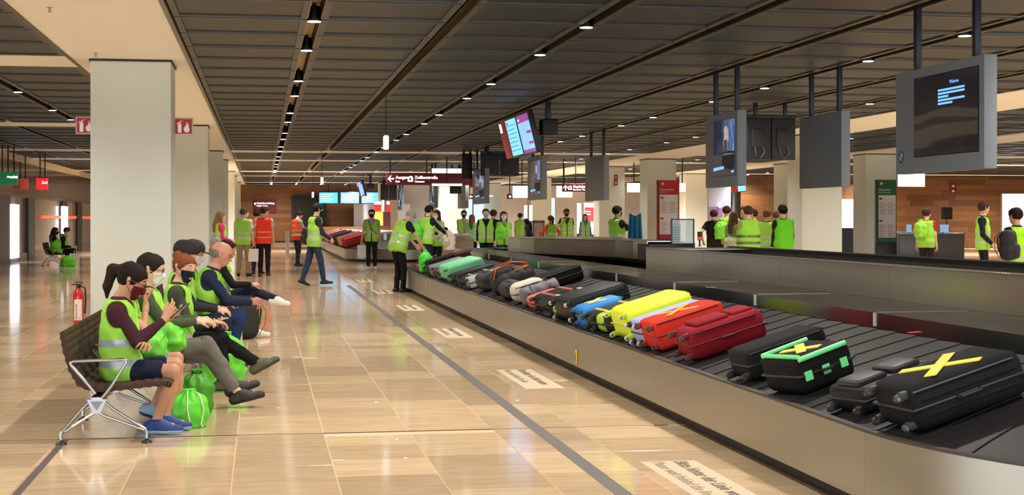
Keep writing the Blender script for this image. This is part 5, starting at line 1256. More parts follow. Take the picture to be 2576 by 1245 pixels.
# two seated people by the left glass wall
lb = bench(49.9, 2, 'dark bench by the left glazed wall seating two people', -6.70, [0, 2])
q = build_person((-6.78, 50.85), math.radians(-86), 'long-haired person in black and lime sitting by the left glass wall', pose='sit', H=1.68, fem=True, shirt=(28, 28, 30), trousers=DKT, hair=(92, 50, 40), hairstyle='long', mask=(40, 30, 30), seat=.45)
q = build_person((-6.52, 50.2), math.radians(-88), 'person in black and lime vest resting arms on knees by left glass wall', pose='sit', H=1.76, shirt=(26, 26, 28), trousers=(26, 26, 28), hair=(90, 60, 50), mask=(230, 230, 230), lean=16, seat=.45)
blob('drawstring_bag', 'green bag hanging on the lap of the leftmost seated pair', 'bag', (*atD(143, 48.3), .45), (.42, .3, .40), (140, 230, 60), 41, None, h=.025)
blob('drawstring_bag', 'green bag on floor under the leftmost seated pair', 'bag', (*atD(171, 47.6), 0), (.46, .3, .36), (110, 226, 50), 42, None, h=.025)
paper_bag('white paper bag on floor beside the leftmost seated pair', (*atD(190, 47.8), 0), 0, (232, 216, 204), (.26, .12, .42), mark=None)
# ------------------------------------------------------------------ suspended advertising boxes
M_BOX = mat('grey_box_paint', (140, 146, 154), .55, .0, bump=.03); M_ROD = mat('dark_rod', (30, 34, 46), .4, .3)
def screen_mat(name, kind):
    m = bpy.data.materials.new(name); m.use_nodes = True; N, Lk, B = nodes(m)
    tc = N.new('ShaderNodeTexCoord'); sp = N.new('ShaderNodeSeparateXYZ'); Lk.new(tc.outputs['Generated'], sp.inputs[0])
    B.inputs['Base Color'].default_value = (.01, .01, .012, 1); B.inputs['Roughness'].default_value = .15
    def ramp(src, stops, const=False):
        c = N.new('ShaderNodeValToRGB'); e = c.color_ramp.elements; c.color_ramp.interpolation = 'CONSTANT' if const else 'LINEAR'
        e[0].position, e[0].color = stops[0][0], stops[0][1]; e[1].position, e[1].color = stops[-1][0], stops[-1][1]
        for s_ in stops[1:-1]: x = e.new(s_[0]); x.color = s_[1]
        Lk.new(src, c.inputs[0]); return c.outputs[0]
    n = N.new('ShaderNodeTexNoise'); n.inputs['Scale'].default_value = 6 if kind == 'dune' else 5; n.inputs['Detail'].default_value = 5
    if kind == 'dune':
        mp = N.new('ShaderNodeMapping'); mp.inputs['Scale'].default_value = (.3, .3, 1.4); Lk.new(tc.outputs['Generated'], mp.inputs[0]); n.inputs['Scale'].default_value = 3; n.inputs['Detail'].default_value = 1; Lk.new(mp.outputs[0], n.inputs[0])
        ad = N.new('ShaderNodeMath'); ad.operation = 'ADD'; Lk.new(sp.outputs[2], ad.inputs[0]); ad2 = N.new('ShaderNodeMath'); ad2.operation = 'MULTIPLY'; ad2.inputs[1].default_value = .5; Lk.new(n.outputs['Fac'], ad2.inputs[0]); Lk.new(ad2.outputs[0], ad.inputs[1])
        bl = rgb(16, 16, 20); br = rgb(50, 44, 38)
        col = ramp(ad.outputs[0], [(0, br), (.30, bl), (.43, bl), (.46, br), (.53, br), (.54, bl), (.62, bl), (.65, br), (.75, br), (.76, bl), (1, bl)]); st = 1.0
    else:
        mp = N.new('ShaderNodeMapping'); mp.inputs['Scale'].default_value = (1, 9, .6); Lk.new(tc.outputs['Generated'], mp.inputs[0]); Lk.new(mp.outputs[0], n.inputs[0])
        up = ramp(n.outputs['Fac'], [(.3, rgb(14, 20, 46)), (.5, rgb(50, 84, 140)), (.7, rgb(160, 190, 230))])
        # darker left side, dusky base
        side = ramp(sp.outputs[1], [(0, (1, 1, 1, 1)), (.35, (.9, .9, .9, 1)), (.62, (.12, .12, .14, 1)), (1, (.1, .1, .12, 1))])
        a = N.new('ShaderNodeMix'); a.data_type = 'RGBA'; a.blend_type = 'MULTIPLY'; a.inputs[0].default_value = 1; Lk.new(up, a.inputs[6]); Lk.new(side, a.inputs[7])
        base = N.new('ShaderNodeMath'); base.operation = 'LESS_THAN'; base.inputs[1].default_value = .38; Lk.new(sp.outputs[2], base.inputs[0])
        b = N.new('ShaderNodeMix'); b.data_type = 'RGBA'; Lk.new(base.outputs[0], b.inputs[0]); Lk.new(a.outputs[2], b.inputs[6]); b.inputs[7].default_value = rgb(52, 50, 56)
        col = b.outputs[2]; st = 1.0
    Lk.new(col, B.inputs['Emission Color']); B.inputs['Emission Strength'].default_value = st
    return m
def roundel(parent, M, r):
    q = MB(); wt = mat('badge_silver', (190, 198, 206), .3, .5); bk = mat('badge_dark_ring', (70, 76, 84), .4); bl = mat('badge_blue', (70, 120, 170), .3); w2_ = mat('badge_white', (225, 230, 236), .4)
    def disc(r0, r1, z, m, a0=0, a1=2 * PI, n=28):
        vs = []; fs = []
        for i in range(n + 1):
            a = a0 + (a1 - a0) * i / n; vs += [(r0 * math.cos(a), r0 * math.sin(a), z), (r1 * math.cos(a), r1 * math.sin(a), z)]
        for i in range(n): fs.append((2 * i, 2 * i + 1, 2 * i + 3, 2 * i + 2))
        q.add([tuple(M @ Vector(v)) for v in vs], fs, m)
    disc(.92 * r, r, .002, wt); disc(.56 * r, .92 * r, .0015, bk); disc(.52 * r, .58 * r, .002, wt)
    for k in range(4): disc(0, .52 * r, .002, bl if k % 2 else w2_, k * PI / 2, (k + 1) * PI / 2, 7)
    for a in (.35 * PI, .5 * PI, .65 * PI): disc(.70 * r, .80 * r, .0022, wt, a - .09, a + .09, 2)
    return q.build('round_emblem', parent)
def adbox(label, X, Y0, Y1, z0, z1, kind=None, logo=True, dep=.14, screen=(.16, .93, .14, .90)):
    root = empty('advert_box', (X, Y0, z0), 0, label, 'hanging screen', 'grey advert boxes hung over the carousels'); L, H = Y1 - Y0, z1 - z0
    MB().box((0, 0, 0), (dep, L, H), M_BOX, .006).build('housing', root)
    for t in (.14, .80):
        MB().box((dep / 2 - .035, L * t - .035, H), (dep / 2 + .035, L * t + .035, CEIL - z0), M_ROD, .008).build('rod', root)
    if kind:
        a, b, c, d = screen; y0, y1, s0, s1 = L * (1 - b), L * (1 - a), H * c, H * d      # a..b measured from the far (left) edge
        y0, y1 = L * (1 - b), L * (1 - a)
        MB().box((-.004, y0 - .012, s0 - .012), (.001, y1 + .012, s1 + .012), mat('bezel', (14, 14, 16), .3)).build('bezel', root)
        s_ = MB().box((-.008, y0, s0), (-.003, y1, s1), screen_mat('screen_' + kind, kind)).build('screen', root)
        Rm = Matrix(((0, 0, -1, 0), (-1, 0, 0, 0), (0, 1, 0, 0), (0, 0, 0, 1)))
        if kind == 'dune':
            te = mat('screen_text', (110, 170, 255), emit=1.3)
            text('Welcome', 'lettering', s_, .052, te, Matrix.Translation((-.010, y0 + (y1 - y0) * .42, s0 + (s1 - s0) * .865)) @ Rm, ext=.0005)
            for i, (w_, xx) in enumerate(((.60, .0), (.60, .0), (.24, .0), (.60, .0), (.33, .0))):
                MB().box((-.0105, y0 + (y1 - y0) * (.60 - w_ * .68), s0 + (s1 - s0) * (.80 - .042 * i) - .012), (-.009, y0 + (y1 - y0) * .60, s0 + (s1 - s0) * (.80 - .042 * i) + .010), te).build('text_line', s_)
        else:
            wt = mat('figure_pale', (206, 184, 176), emit=.55); dk = mat('figure_dark', (96, 76, 70), emit=.4)
            def pl(poly, m, nm, o=.0095):
                MB().prism([(-(y0 + (y1 - y0) * (1 - p[0])), s0 + (s1 - s0) * p[1]) for p in poly], o, o + .001, m, Rm_plain).build(nm, s_)
            Rm_plain = Matrix(((0, 0, -1, 0), (-1, 0, 0, 0), (0, 1, 0, 0), (0, 0, 0, 1)))
            pl([(.50, .42), (.48, .60), (.53, .72), (.50, .82), (.56, .885), (.64, .885), (.70, .80), (.73, .64), (.70, .60), (.68, .70), (.68, .42)], wt, 'pictured_figure'); pl([(.60 + .045 * math.cos(a_), .935 + .042 * math.sin(a_)) for a_ in np.linspace(0, 2 * PI, 11)[:-1]], mat('figure_face', (150, 110, 92), emit=.45), 'pictured_head')
            pl([(.505, .42), (.51, .62), (.56, .645), (.66, .63), (.675, .42)], dk, 'pictured_clothing', .011)  # brown lower clothing of the pictured figure
            pl([(.42, .12), (.44, .40), (.52, .44), (.98, .42), (1.0, .2), (.95, .10)], mat('car_dark', (30, 30, 36), emit=.5), 'pictured_bonnet', .0100)
            pl([(.47, .36), (.50, .40), (.97, .385), (.98, .365)], mat('car_glint', (130, 126, 130), emit=.5), 'pictured_glint', .0115)
            pl([(.01, .09), (.01, .15), (.52, .17), (.52, .12)], mat('caption_blue', (110, 170, 250), emit=1.3), 'caption_bar', .0120)
            pl([(.86, .04), (.86, .075), (.98, .08), (.98, .045)], mat('caption_blue', (110, 170, 250), emit=1.3), 'caption_bar', .0120)
    if logo:
        M = Matrix.Translation((-.001, L * .93, H * .17)) @ Matrix(((0, 0, -1, 0), (-1, 0, 0, 0), (0, 1, 0, 0), (0, 0, 0, 1)))
        roundel(root, M, .082)
    return root
adbox('large grey hanging box with dark dune screen and text, nearest on the right', 7.03, 13.62, 15.68, 2.01, 3.14, 'dune', screen=(.235, .945, .16, .90))
adbox('grey hanging box showing a blue picture of a pale figure beside a car', 6.98, 21.15, 22.75, 2.01, 3.14, 'figure', screen=(.28, .93, .15, .90))
adbox('blank grey hanging box next to the black cable cluster', 8.55, 21.0, 22.75, 2.0, 3.14, None, False)
adbox('blank grey hanging box in mid-hall, left of the first right-hand pillar', 8.55, 36.6, 38.8, 2.0, 3.14, None, False, screen=(.2, .9, .1, .9))
adbox('grey hanging box with pale picture behind the tilted screens', 7.0, 36.9, 38.9, 2.02, 3.14, 'figure', screen=(.25, .92, .12, .9))
adbox('narrow grey hanging box left of the tilted screens', 6.95, 46.2, 49.0, 2.02, 3.14, 'figure', screen=(.25, .92, .12, .9))
adbox('far grey hanging box under the maroon exit sign, first', 7.0, 60.5, 62.5, 2.0, 3.14, 'figure', screen=(.25, .92, .12, .9))
adbox('far grey hanging box under the maroon exit sign, second', 8.55, 62.5, 65.0, 2.0, 3.14, None, False)
adbox('far grey hanging box near the blue far screens', 7.0, 75.0, 77.2, 2.0, 3.14, 'figure', screen=(.25, .92, .12, .9))
adbox('farthest grey hanging box', 7.0, 86.0, 88.2, 2.0, 3.14, None, False)
# back of monitor clusters
def cluster(label, X, Y, w, h, z0, n=2):
    root = empty('monitor_cluster', (X, Y, z0), 0, label, 'monitor'); k = mat('monitor_back', (26, 26, 28), .5); k2 = mat('monitor_plate', (44, 48, 52), .5, .3)
    for i in range(n):
        x0 = -w / 2 + w * i / n
        MB().box((x0 + .01, -.05, 0), (x0 + w / n - .01, .03, h), k, .012).build('monitor', root)
        MB().box((x0 + w / n * .2, -.09, h * .3), (x0 + w / n * .72, -.045, h * .75), k2, .01).build('back_plate', root)
        MB().tube([(x0 + w / n * a, -.09 - .02 * math.sin(a * 9), h * b) for a, b in ((.3, .32), (.35, .10), (.55, .05), (.7, .18), (.6, .35), (.5, .5))], .012, mat('cable_grey', (96, 92, 84), .5), 7).build('cable', root)
    for t in (-.3, .3): MB().box((w * t - .035, -.03, h), (w * t + .035, .04, CEIL - z0), M_ROD, .006).build('rod', root)
    MB().box((-w / 2, -.03, h), (w / 2, .03, h + .08), k2, .01).build('crossbar', root)
    return root
x, y = atD(1938, 29.5); c = cluster('back of a black double monitor with looping cables between the hanging boxes', x, y, 1.05, .82, zof(402, 29.5)); c.rotation_euler = (0, 0, .05)
x, y = atD(1257, 47); cluster('black backs of two monitors left of the tilted screens', x, y, 1.25, .70, zof(442, 47))
x, y = atD(1175, 49); cluster('single black monitor back hanging in front of the maroon exit sign', x, y, .36, .76, zof(450, 49), 1)
x, y = atD(978, 80); cluster('small far black monitor backs beside the blue screens', x, y, .9, .8, zof(503, 80), 2)
x, y = atD(1146, 62); cluster('small black monitor back below the maroon exit sign', x, y, .5, .6, zof(487, 62), 1)
# tilted information displays: local x runs from far (left) to near, y up the face
def tilted(label, X, Yn, Yf, zb, zt, num='01'):
    root = empty('tilted_display', (0, 0, 0), 0, label, 'display'); L = Yf - Yn; H = .80
    a = math.radians(14)
    R = Matrix(((0, -math.sin(a), -math.cos(a), X), (-1, 0, 0, Yf), (0, math.cos(a), -math.sin(a), zb), (0, 0, 0, 1)))
    root.matrix_world = R
    k = mat('display_case', (12, 13, 22), .35); s1 = mat('display_cyan', (120, 196, 250), emit=1.25); s2 = mat('display_blue', (128, 176, 252), emit=1.2); pu = mat('display_purple', (150, 74, 160), emit=.8); rd = mat('display_red', (150, 44, 56), .5, emit=.25)
    w = L / 3.0
    MB().box((0, 0, -.11), (w * .62, H, 0), rd, .01).build('red_end_panel', root)
    MB().box((w * .04, H * .72, 0), (w * .26, H * .96, .004), mat('number_glow', (255, 250, 250), emit=2.2)).build('lit_number_field', root)
    text(num, 'lettering', root, .2, mat('number_dark', (60, 20, 30), .5), Matrix.Translation((w * .05, H * .76, .005)))
    x0 = w * .66; w1 = (L - x0) / 2
    MB().box((x0, -.02, -.11), (x0 + w1 - .01, H + .04, -.004), k, .01).build('display_case', root)
    MB().box((x0 + .10, .03, -.004), (x0 + w1 - .10, H - .01, .003), s1).build('screen', root)
    tx = mat('display_text', (70, 130, 200), emit=.8)
    for i in range(7): MB().box((x0 + .14, H * (.82 - i * .11), .003), (x0 + w1 * (.75 if i % 2 else .85), H * (.82 - i * .11) + .016, .0045), tx).build('text_line', root)
    text('Fluginfo', 'lettering', root, .09, mat('display_text2', (150, 90, 170), emit=.6), Matrix.Translation((x0 + .16, H * .87, .0045)))
    MB().box((x0 + w1, -.02, -.11), (L, H + .04, -.004), k, .01).build('display_case', root)
    MB().box((x0 + w1 + .08, .09, -.004), (L - .08, H - .16, .003), s2).build('screen', root)
    MB().box((x0 + w1 + .08, H - .16, -.004), (L - .08, H - .01, .003), pu).build('header_bar', root)
    MB().box((x0 + w1 + .08, .02, -.004), (L - .08, .085, .003), pu).build('footer_bar', root)
    for i in range(2): MB().box((L - .55, H * (.50 - i * .27), .003), (L - .09, H * (.50 - i * .27) + .055, .0045), pu).build('flight_bar', root)
    text('Ankunft', 'lettering', root, .075, mat('display_white', (235, 220, 245), emit=1), Matrix.Translation((x0 + w1 + .12, H - .12, .0045)))
    e = MB().box((X + .16, Yn + .3, zb + .35), (X + .48, Yn + .66, zb + .66), mat('mount_black', (20, 20, 22), .5), .02).build('mount', root); e.matrix_parent_inverse = R.inverted()
    e = MB().box((X + .26, Yn + .42, zb + .64), (X + .36, Yn + .52, CEIL), M_ROD, .006).build('rod', root); e.matrix_parent_inverse = R.inverted()
    return root
tilted('tilted triple information display with red end panel and two blue screens', 5.28, 28.3, 31.9, zof(399, 32) + .0, 0)
tilted('small far tilted display above the far carousel', 5.28, 77, 81, 2.75, 0, '02')
x, y = atD(1855, 60)
r_ = empty('tilted_display', (x, y, zof(484, 60)), .2, 'small far cyan screen with red edge below the picture box', 'display'); MB().box((.1, .02, .4), (.16, .08, CEIL - zof(484, 60)), M_ROD).build('rod', r_)
MB().box((-.22, 0, 0), (.0, .1, .55), mat('display_red', (200, 60, 60), .5, emit=.4), .01, Matrix.Rotation(.12, 4, 'Y')).build('red_end_panel', r_); MB().box((0, 0, 0), (.42, .1, .5), mat('display_case', (12, 13, 22), .35), .01, Matrix.Rotation(-.1, 4, 'Y')).build('display_case', r_)
MB().box((.04, -.006, .03), (.40, .0, .47), mat('display_cyan', (120, 226, 250), emit=1.6), 0, Matrix.Rotation(-.1, 4, 'Y')).build('screen', r_)
# ------------------------------------------------------------------ maroon direction signs (facing the camera side)
M_MAR = mat('maroon_sign', (112, 26, 44), .5, emit=.12); M_WHT = mat('sign_lit_white', (255, 250, 250), emit=1.6)
def hang_sign(label, u0, u1, v0, v1, D, items, rods=(.04, .46), two=None, col=None, thick=.12, glow=None):
    xc, yc = atD(u0, D); s = D / F_PX; W_, H_ = (u1 - u0) * s / CT, (v1 - v0) * s; z = zof(v1, D)
    root = empty('direction_sign', (xc, yc, z), 0, label, 'sign'); MB().box((0, 0, 0), (W_, thick, H_), col or M_MAR, .008).build('panel', root)
    for t in rods: MB().cyl((W_ * t, thick / 2, H_), (W_ * t, thick / 2, CEIL - z), .02, M_ROD).build('rod', root)
    R = Matrix.Translation((0, -.004, 0)) @ Matrix.Rotation(PI / 2, 4, 'X')
    for it in items:
        if it[0] == 'arrow':
            _, x, y, sz, rot = it; q = MB(); M = R @ Matrix.Translation((W_ * x, H_ * y, 0)) @ Matrix.Rotation(rot, 4, 'Z')
            q.prism([(-.5 * sz, 0), (-.02 * sz, .48 * sz), (.16 * sz, .48 * sz), (-.16 * sz, .12 * sz), (.5 * sz, .12 * sz), (.5 * sz, -.12 * sz), (-.16 * sz, -.12 * sz), (.16 * sz, -.48 * sz), (-.02 * sz, -.48 * sz)], 0, .003, M_WHT, M); q.build('arrow', root)
        elif it[0] == 'text':
            _, s_, x, y, sz = it[:5]; text(s_, 'lettering', root, sz, M_WHT, R @ Matrix.Translation((W_ * x, H_ * y, 0)), bold=.004, ext=.001)
        elif it[0] == 'icon':
            _, x, y, sz = it; q = MB(); q.prism([(W_ * x - sz * .45, H_ * y - sz * .5), (W_ * x + sz * .45, H_ * y - sz * .5), (W_ * x + sz * .45, H_ * y + sz * .3), (W_ * x + sz * .15, H_ * y + sz * .5), (W_ * x - sz * .45, H_ * y + sz * .3)], 0, .003, M_WHT, R); q.build('pictogram', root)
            q = MB(); q.prism([(W_ * x - sz * .1, H_ * y - sz * .35), (W_ * x + sz * .2, H_ * y - sz * .1), (W_ * x, H_ * y + sz * .25), (W_ * x - sz * .2, H_ * y)], .003, .005, M_MAR, R); q.build('pictogram_detail', root)
    return root
hang_sign('long maroon sign reading Ausgang Exit and Zollkontrolle Customs with arrow', 973, 1190, 435, 465, 55,
    [('arrow', .045, .52, .24, 0), ('text', 'Ausgang', .10, .52, .16), ('text', 'Exit', .10, .22, .10), ('icon', .27, .52, .22), ('text', 'Zollkontrolle', .32, .52, .16), ('text', 'Customs', .32, .22, .10)])
hang_sign('narrow maroon column sign with lit number 01 at right end of the exit sign', 1183, 1203, 424, 471, 54.8, [('text', '01', .22, .72, .15)], rods=(.5,))
hang_sign('small maroon sign with left arrow reading Gepäckermittlung near the pale doorway', 1180, 1231, 488, 501, 70, [('arrow', .09, .5, .16, 0), ('icon', .26, .5, .14), ('text', 'Gepäckermittlung', .36, .5, .11), ('text', 'Baggage Tracing', .36, .15, .08)])
hang_sign('maroon sign with up arrow reading Gepäckermittlung Baggage Tracing, mid-hall', 1415, 1490, 462, 482, 56, [('arrow', .10, .5, .2, -PI / 2), ('icon', .25, .5, .16), ('text', 'Gepäckermittlung', .35, .5, .135), ('text', 'Baggage Tracing', .35, .16, .10)])
hang_sign('small maroon sign behind the white light box', 1276, 1290, 488, 500, 62, [('icon', .5, .5, .1)], rods=(.5,))
hang_sign('green lit exit sign by the left glazed wall', -6, 40, 433, 464, 46, [('text', 'Ausgang', .48, .55, .09), ('text', 'Exit', .80, .55, .09)], rods=(.2, .5, .8), col=mat('green_lit', (30, 116, 70), .5, emit=.5), thick=.3)
hang_sign('red lit cube sign by the left glazed wall', 91, 117, 448, 476, 52, [('text', 'Zoll', .50, .5, .12)], rods=(.3, .75), col=mat('red_lit', (240, 40, 44), .5, emit=.9), thick=.3)
hang_sign('faint red panel standing in for a mirrored sign beside the red cube sign', 42, 68, 449, 476, 54, [], rods=(.3, .75), col=mat('red_mirror_glow', (214, 84, 76), .5, emit=.3), thick=.2)  # glowing panel built to imitate the mirror image of a sign
# wall board on the wooden wall
x0, _ = atD(680, 99.5); r_ = empty('wall_sign', (1.35 - 1.9, 98.88, 2.0), 0, 'maroon Gepäckermittlung board on the far wooden wall', 'sign')
MB().box((0, 0, 0), (1.5, .08, .8), M_MAR, .01).build('panel', r_)
Rw = Matrix.Translation((0, -.004, 0)) @ Matrix.Rotation(PI / 2, 4, 'X'); text('Gepäckermittlung', 'lettering', r_, .16, M_WHT, Rw @ Matrix.Translation((.2, .55, 0)), bold=.004); text('Baggage Tracing', 'lettering', r_, .11, M_WHT, Rw @ Matrix.Translation((.2, .40, 0)), bold=.002)
MB().box((.05, -.006, .50), (.16, .0, .63), M_WHT).build('pictogram', r_)
# lit boxes
def glow_box(label, u0, u1, v0, v1, D, col=(236, 246, 255), e=2.4, thick=.12, rods=True, name='light_box', standing=False):
    xc, yc = atD(u0, D); s = D / F_PX; W_, H_ = (u1 - u0) * s / CT, (v1 - v0) * s; z = zof(v1, D)
    root = empty(name, (xc, yc, z), 0, label, 'light box'); MB().box((0, .004, 0), (W_, thick, H_), mat('box_casing', (170, 176, 190), .4), .02).build('casing', root)
    MB().box((.012, -.004, .012), (W_ - .012, .008, H_ - .012), mat('glow_face', col, emit=e), .003).build('lit_face', root)
    if rods: MB().cyl((W_ * .5, thick / 2, H_), (W_ * .5, thick / 2, CEIL - z), .02, M_ROD).build('rod', root)
    if standing:
        MB().box((W_ * .1, .02, -z), (W_ * .9, thick - .02, .0), mat('box_base', (60, 60, 70), .4)).build('base', root)
    return root
glow_box('white light box above the maroon exit sign', 1086, 1161, 423, 436, 54.5)
glow_box('white light box just below the maroon exit sign', 1086, 1163, 461, 468, 54.4)
glow_box('white hanging light box left of the picture box in mid-hall', 1289, 1339, 467, 498, 58)
glow_box('white hanging light box left of the up-arrow sign', 1399, 1441, 467, 497, 62)
glow_box('small white hanging light box left of the first right pillar', 1577, 1615, 460, 484, 60)
glow_box('small white hanging light box at right edge of the red info board', 1709, 1726, 460, 483, 56)
glow_box('white hanging light box under the large dune screen box', 2258, 2331, 436, 470, 47)
glow_box('tall white light column between the two right pillars', 2115, 2152, 500, 574, 57, standing=True, rods=False)
glow_box('large white poster light box at the right picture edge', 2521, 2600, 487, 586, 60, standing=True, rods=False)
MB_r = glow_box('red and white lit poster left of the mid-hall pillar', 1469, 1502, 510, 590, 66, standing=True, rods=False, e=1.8)
MB().box((.03, -.010, .58), (.56, -.004, 1.22), mat('poster_red', (240, 74, 84), emit=.9)).build('poster_field', MB_r)
Rq = Matrix.Translation((0, -.012, 0)) @ Matrix.Rotation(PI / 2, 4, 'X')
for i in range(2): MB().box((.06, -.014, 1.0 - .12 * i), (.30, -.010, 1.05 - .12 * i), M_WHT).build('text_line', MB_r)
glow_box('narrow white lit strip beside the red poster', 1451, 1463, 511, 588, 66, standing=True, rods=False)
glow_box('narrow white lit strip seen beyond mid-hall, left one', 1318, 1327, 516, 570, 68, standing=True, rods=False)
glow_box('narrow white lit strip seen beyond mid-hall, right one', 1331, 1340, 516, 556, 68, standing=True, rods=False)
# bright bluish doorways at the back
for i, (u0, u1, v0, D) in enumerate(((1172, 1217, 490, 92), (1376, 1396, 498, 90), (1786, 1812, 500, 84), (890, 1030, 512, 97.5))):
    xc, yc = atD(u0, D); W_ = (u1 - u0) * D / F_PX / CT
    o = MB().box((xc, yc, 0.02), (xc + W_, yc + .1, zof(v0, D)), mat('bright_doorway' if i < 2 else 'pale_back_wall', (196, 224, 250) if i < 2 else (206, 210, 228), emit=1.1 if i < 2 else 0)).build('window_%d' % (i + 1)); tag(o, kind='structure')
    if i == 0: MB().box((xc + W_ * .36, yc - .02, 0), (xc + W_ * .42, yc, zof(v0, D)), mat('mullion', (120, 140, 180), .5)).build('mullion', o)
# back row of blue screens
for i, (u0, u1) in enumerate(((803, 849), (857, 902), (910, 952))):
    D = 96; xc, yc = atD(u0, D); s = D / F_PX; z0, z1 = zof(511, D), zof(484, D); W_ = (u1 - u0) * s / CT
    root = empty('blue_screen', (xc, yc, z0), 0, 'bright blue information screen on the back wall, ' + ('left', 'middle', 'right')[i] + ' of three', 'screen', 'blue screens at the back wall')
    MB().box((-.06, .0, -.05), (W_ + .06, .12, z1 - z0 + .05), mat('display_case', (12, 13, 22), .35), .01).build('casing', root)
    MB().box((0, -.01, 0), (W_, .0, z1 - z0), mat('screen_blue', (66, 178, 240), emit=1.5)).build('screen', root)
    for k in range(4): MB().box((.08, -.015, .12 + .14 * k), (W_ * (.75 if k % 2 else .6), -.01, .17 + .14 * k), mat('screen_line', (190, 236, 255), emit=1.6)).build('text_line', root)
    MB().cyl((W_ / 2, .06, z1 - z0), (W_ / 2, .06, CEIL - z0), .03, M_ROD).build('rod', root)
# red lit kiosk by the far end
x, y = atD(943, 90); r_ = empty('red_kiosk', (x, y, 0), 0, 'red lit kiosk with warm glow behind the far carousel', 'kiosk')
MB().box((0, 0, 0), (.95, .4, 1.15), mat('kiosk_base', (110, 60, 40), .5)).build('base', r_); MB().box((0, 0, 1.15), (.5, .36, 2.0), mat('kiosk_glow', (255, 176, 70), emit=1.4)).build('warm_panel', r_)
MB().box((.5, .02, 1.15), (.95, .36, 2.0), mat('kiosk_dark', (90, 40, 40), .5)).build('side_panel', r_); MB().box((-.03, -.03, 2.0), (.98, .4, 2.42), mat('kiosk_red', (230, 48, 36), .5, emit=.7)).build('red_header', r_); MB().box((.0, -.04, 2.45), (.9, .4, 2.62), M_WHT).build('lit_header', r_)
# pendants
for (u, vt, vb, D, lb_) in ((971, 342, 376, 26.6, 'white glowing pendant lamp on a long rod, nearest one'), (810, 446, 464, 50, 'white glowing pendant lamp farther down the same joint'), (787, 483, 497, 66, 'farthest small glowing pendant before the wooden wall')):
    x, y = atD(u, D); z0, z1 = zof(vb, D), zof(vt, D); r_ = empty('pendant_lamp', (x, y, z0), 0, lb_, 'lamp'); w_ = .048
    MB().box((-w_, -w_, 0), (w_, w_, z1 - z0), mat('pendant_glow', (226, 238, 255), emit=2.2), .02).build('diffuser', r_)
    MB().box((-w_ * .8, -w_ * .8, z1 - z0), (w_ * .8, w_ * .8, z1 - z0 + .03), M_CHROME, .006).build('cap', r_)
    MB().cyl((0, 0, z1 - z0 + .02), (0, 0, CEIL - z0), .008, M_ROD).build('rod', r_)
# ------------------------------------------------------------------ info boards
def board(label, u0, u1, v0, D, col, ztop=None):
    xc, yc = atD(u0, D); s = D / F_PX; W_ = (u1 - u0) * s / CT; z1 = zof(v0, D)
    root = empty('info_board', (xc, yc, 0), 0, label, 'info board'); c = mat('board_' + str(col[0]), col, .5); zb = z1 - 2.1
    MB().box((0, 0, 0), (W_, .16, zb), mat('board_base', (24, 26, 34), .4), .01).build('base', root)
    MB().box((0, 0, zb), (W_, .16, z1), c, .008).build('body', root)
    MB().box((-.004, .0, zb + .0), (W_ * .07, -.004, z1), mat('board_edge', tuple(int(q * .45) for q in col), .5)).build('edge_strip', root)
    MB().box((W_ * .10, -.006, zb + .16), (W_ * .95, .0, z1 - .52), mat('notice_paper', (226, 222, 228), .6)).build('notice', root)
    R = Matrix.Translation((0, -.008, 0)) @ Matrix.Rotation(PI / 2, 4, 'X'); wt = mat('board_white', (236, 214, 206), .5); gr = mat('print_grey', (150, 146, 150), .6)
    MB().prism([(W_ * .24 + .05 * math.cos(a), z1 - .13 + .05 * math.sin(a)) for a in np.linspace(0, 2 * PI, 9)[:-1]], 0, .002, wt, R).build('round_symbol', root)
    text('Gepäckermittlung' if col[0] > 100 else 'Zollanmeldung', 'lettering', root, .075, wt, R @ Matrix.Translation((W_ * .10, z1 - .36, 0)), sx=.95, bold=.001)
    text('Baggage Tracing' if col[0] > 100 else 'Customs declaration', 'lettering', root, .05, wt, R @ Matrix.Translation((W_ * .10, z1 - .44, 0)))
    for (zz) in (z1 - .62, z1 - 1.36):
        MB().box((W_ * .13, -.010, zz - .05), (W_ * .28, -.006, zz + .02), c).build('heading', root)
        for cc in (.13, .55):
            for k in range(8): MB().box((W_ * cc, -.009, zz - .16 - .055 * k), (W_ * (cc + (.34 if k % 3 else .22)), -.006, zz - .14 - .055 * k), gr).build('text_line', root)
    return root
board('tall red information board in front of the first right-hand pillar', 1654, 1709, 453, 53, (176, 30, 36))
board('tall green information board at the next pillar to the right', 2205, 2258, 452, 49.5, (30, 108, 66))
# glass notice stand and signal lamp on the carousel housing
x, y = atD(1689, 21.0); s = 21.0 / F_PX; r_ = empty('notice_stand', (x, y, 1.165), 0, 'dark-framed glass notice stand on the carousel housing', 'notice stand'); W_, H_ = 60 * s, 62 * s - .0
fr = mat('stand_frame', (36, 40, 46), .4)
MB().box((0, 0, 0), (.014, .03, H_), fr).build('frame_side', r_); MB().box((W_ - .014, 0, 0), (W_, .03, H_), fr).build('frame_side', r_); MB().box((0, 0, H_ - .016), (W_, .03, H_), fr).build('frame_top', r_)
MB().box((.014, .01, 0), (W_ - .014, .016, H_ - .016), mat('stand_glass', (150, 170, 172), .08, spec=.8, alpha=.55)).build('glass', r_)
MB().box((.02, .017, .0), (W_ * .40, .020, H_ * .8), mat('stand_notice', (176, 180, 176), .5)).build('notice', r_)
for k in range(7): MB().box((.026, .0, .02 + .034 * k), (W_ * .34, .009, .026 + .034 * k), mat('print_grey2', (120, 122, 124), .6)).build('text_line', r_)
x, y = atD(1760, 19.6); r_ = empty('signal_lamp', (x, y, 1.15), 0, 'black and orange signal lamp on a short post beside the glass stand', 'signal lamp')
k = mat('signal_black', (24, 22, 26), .4)
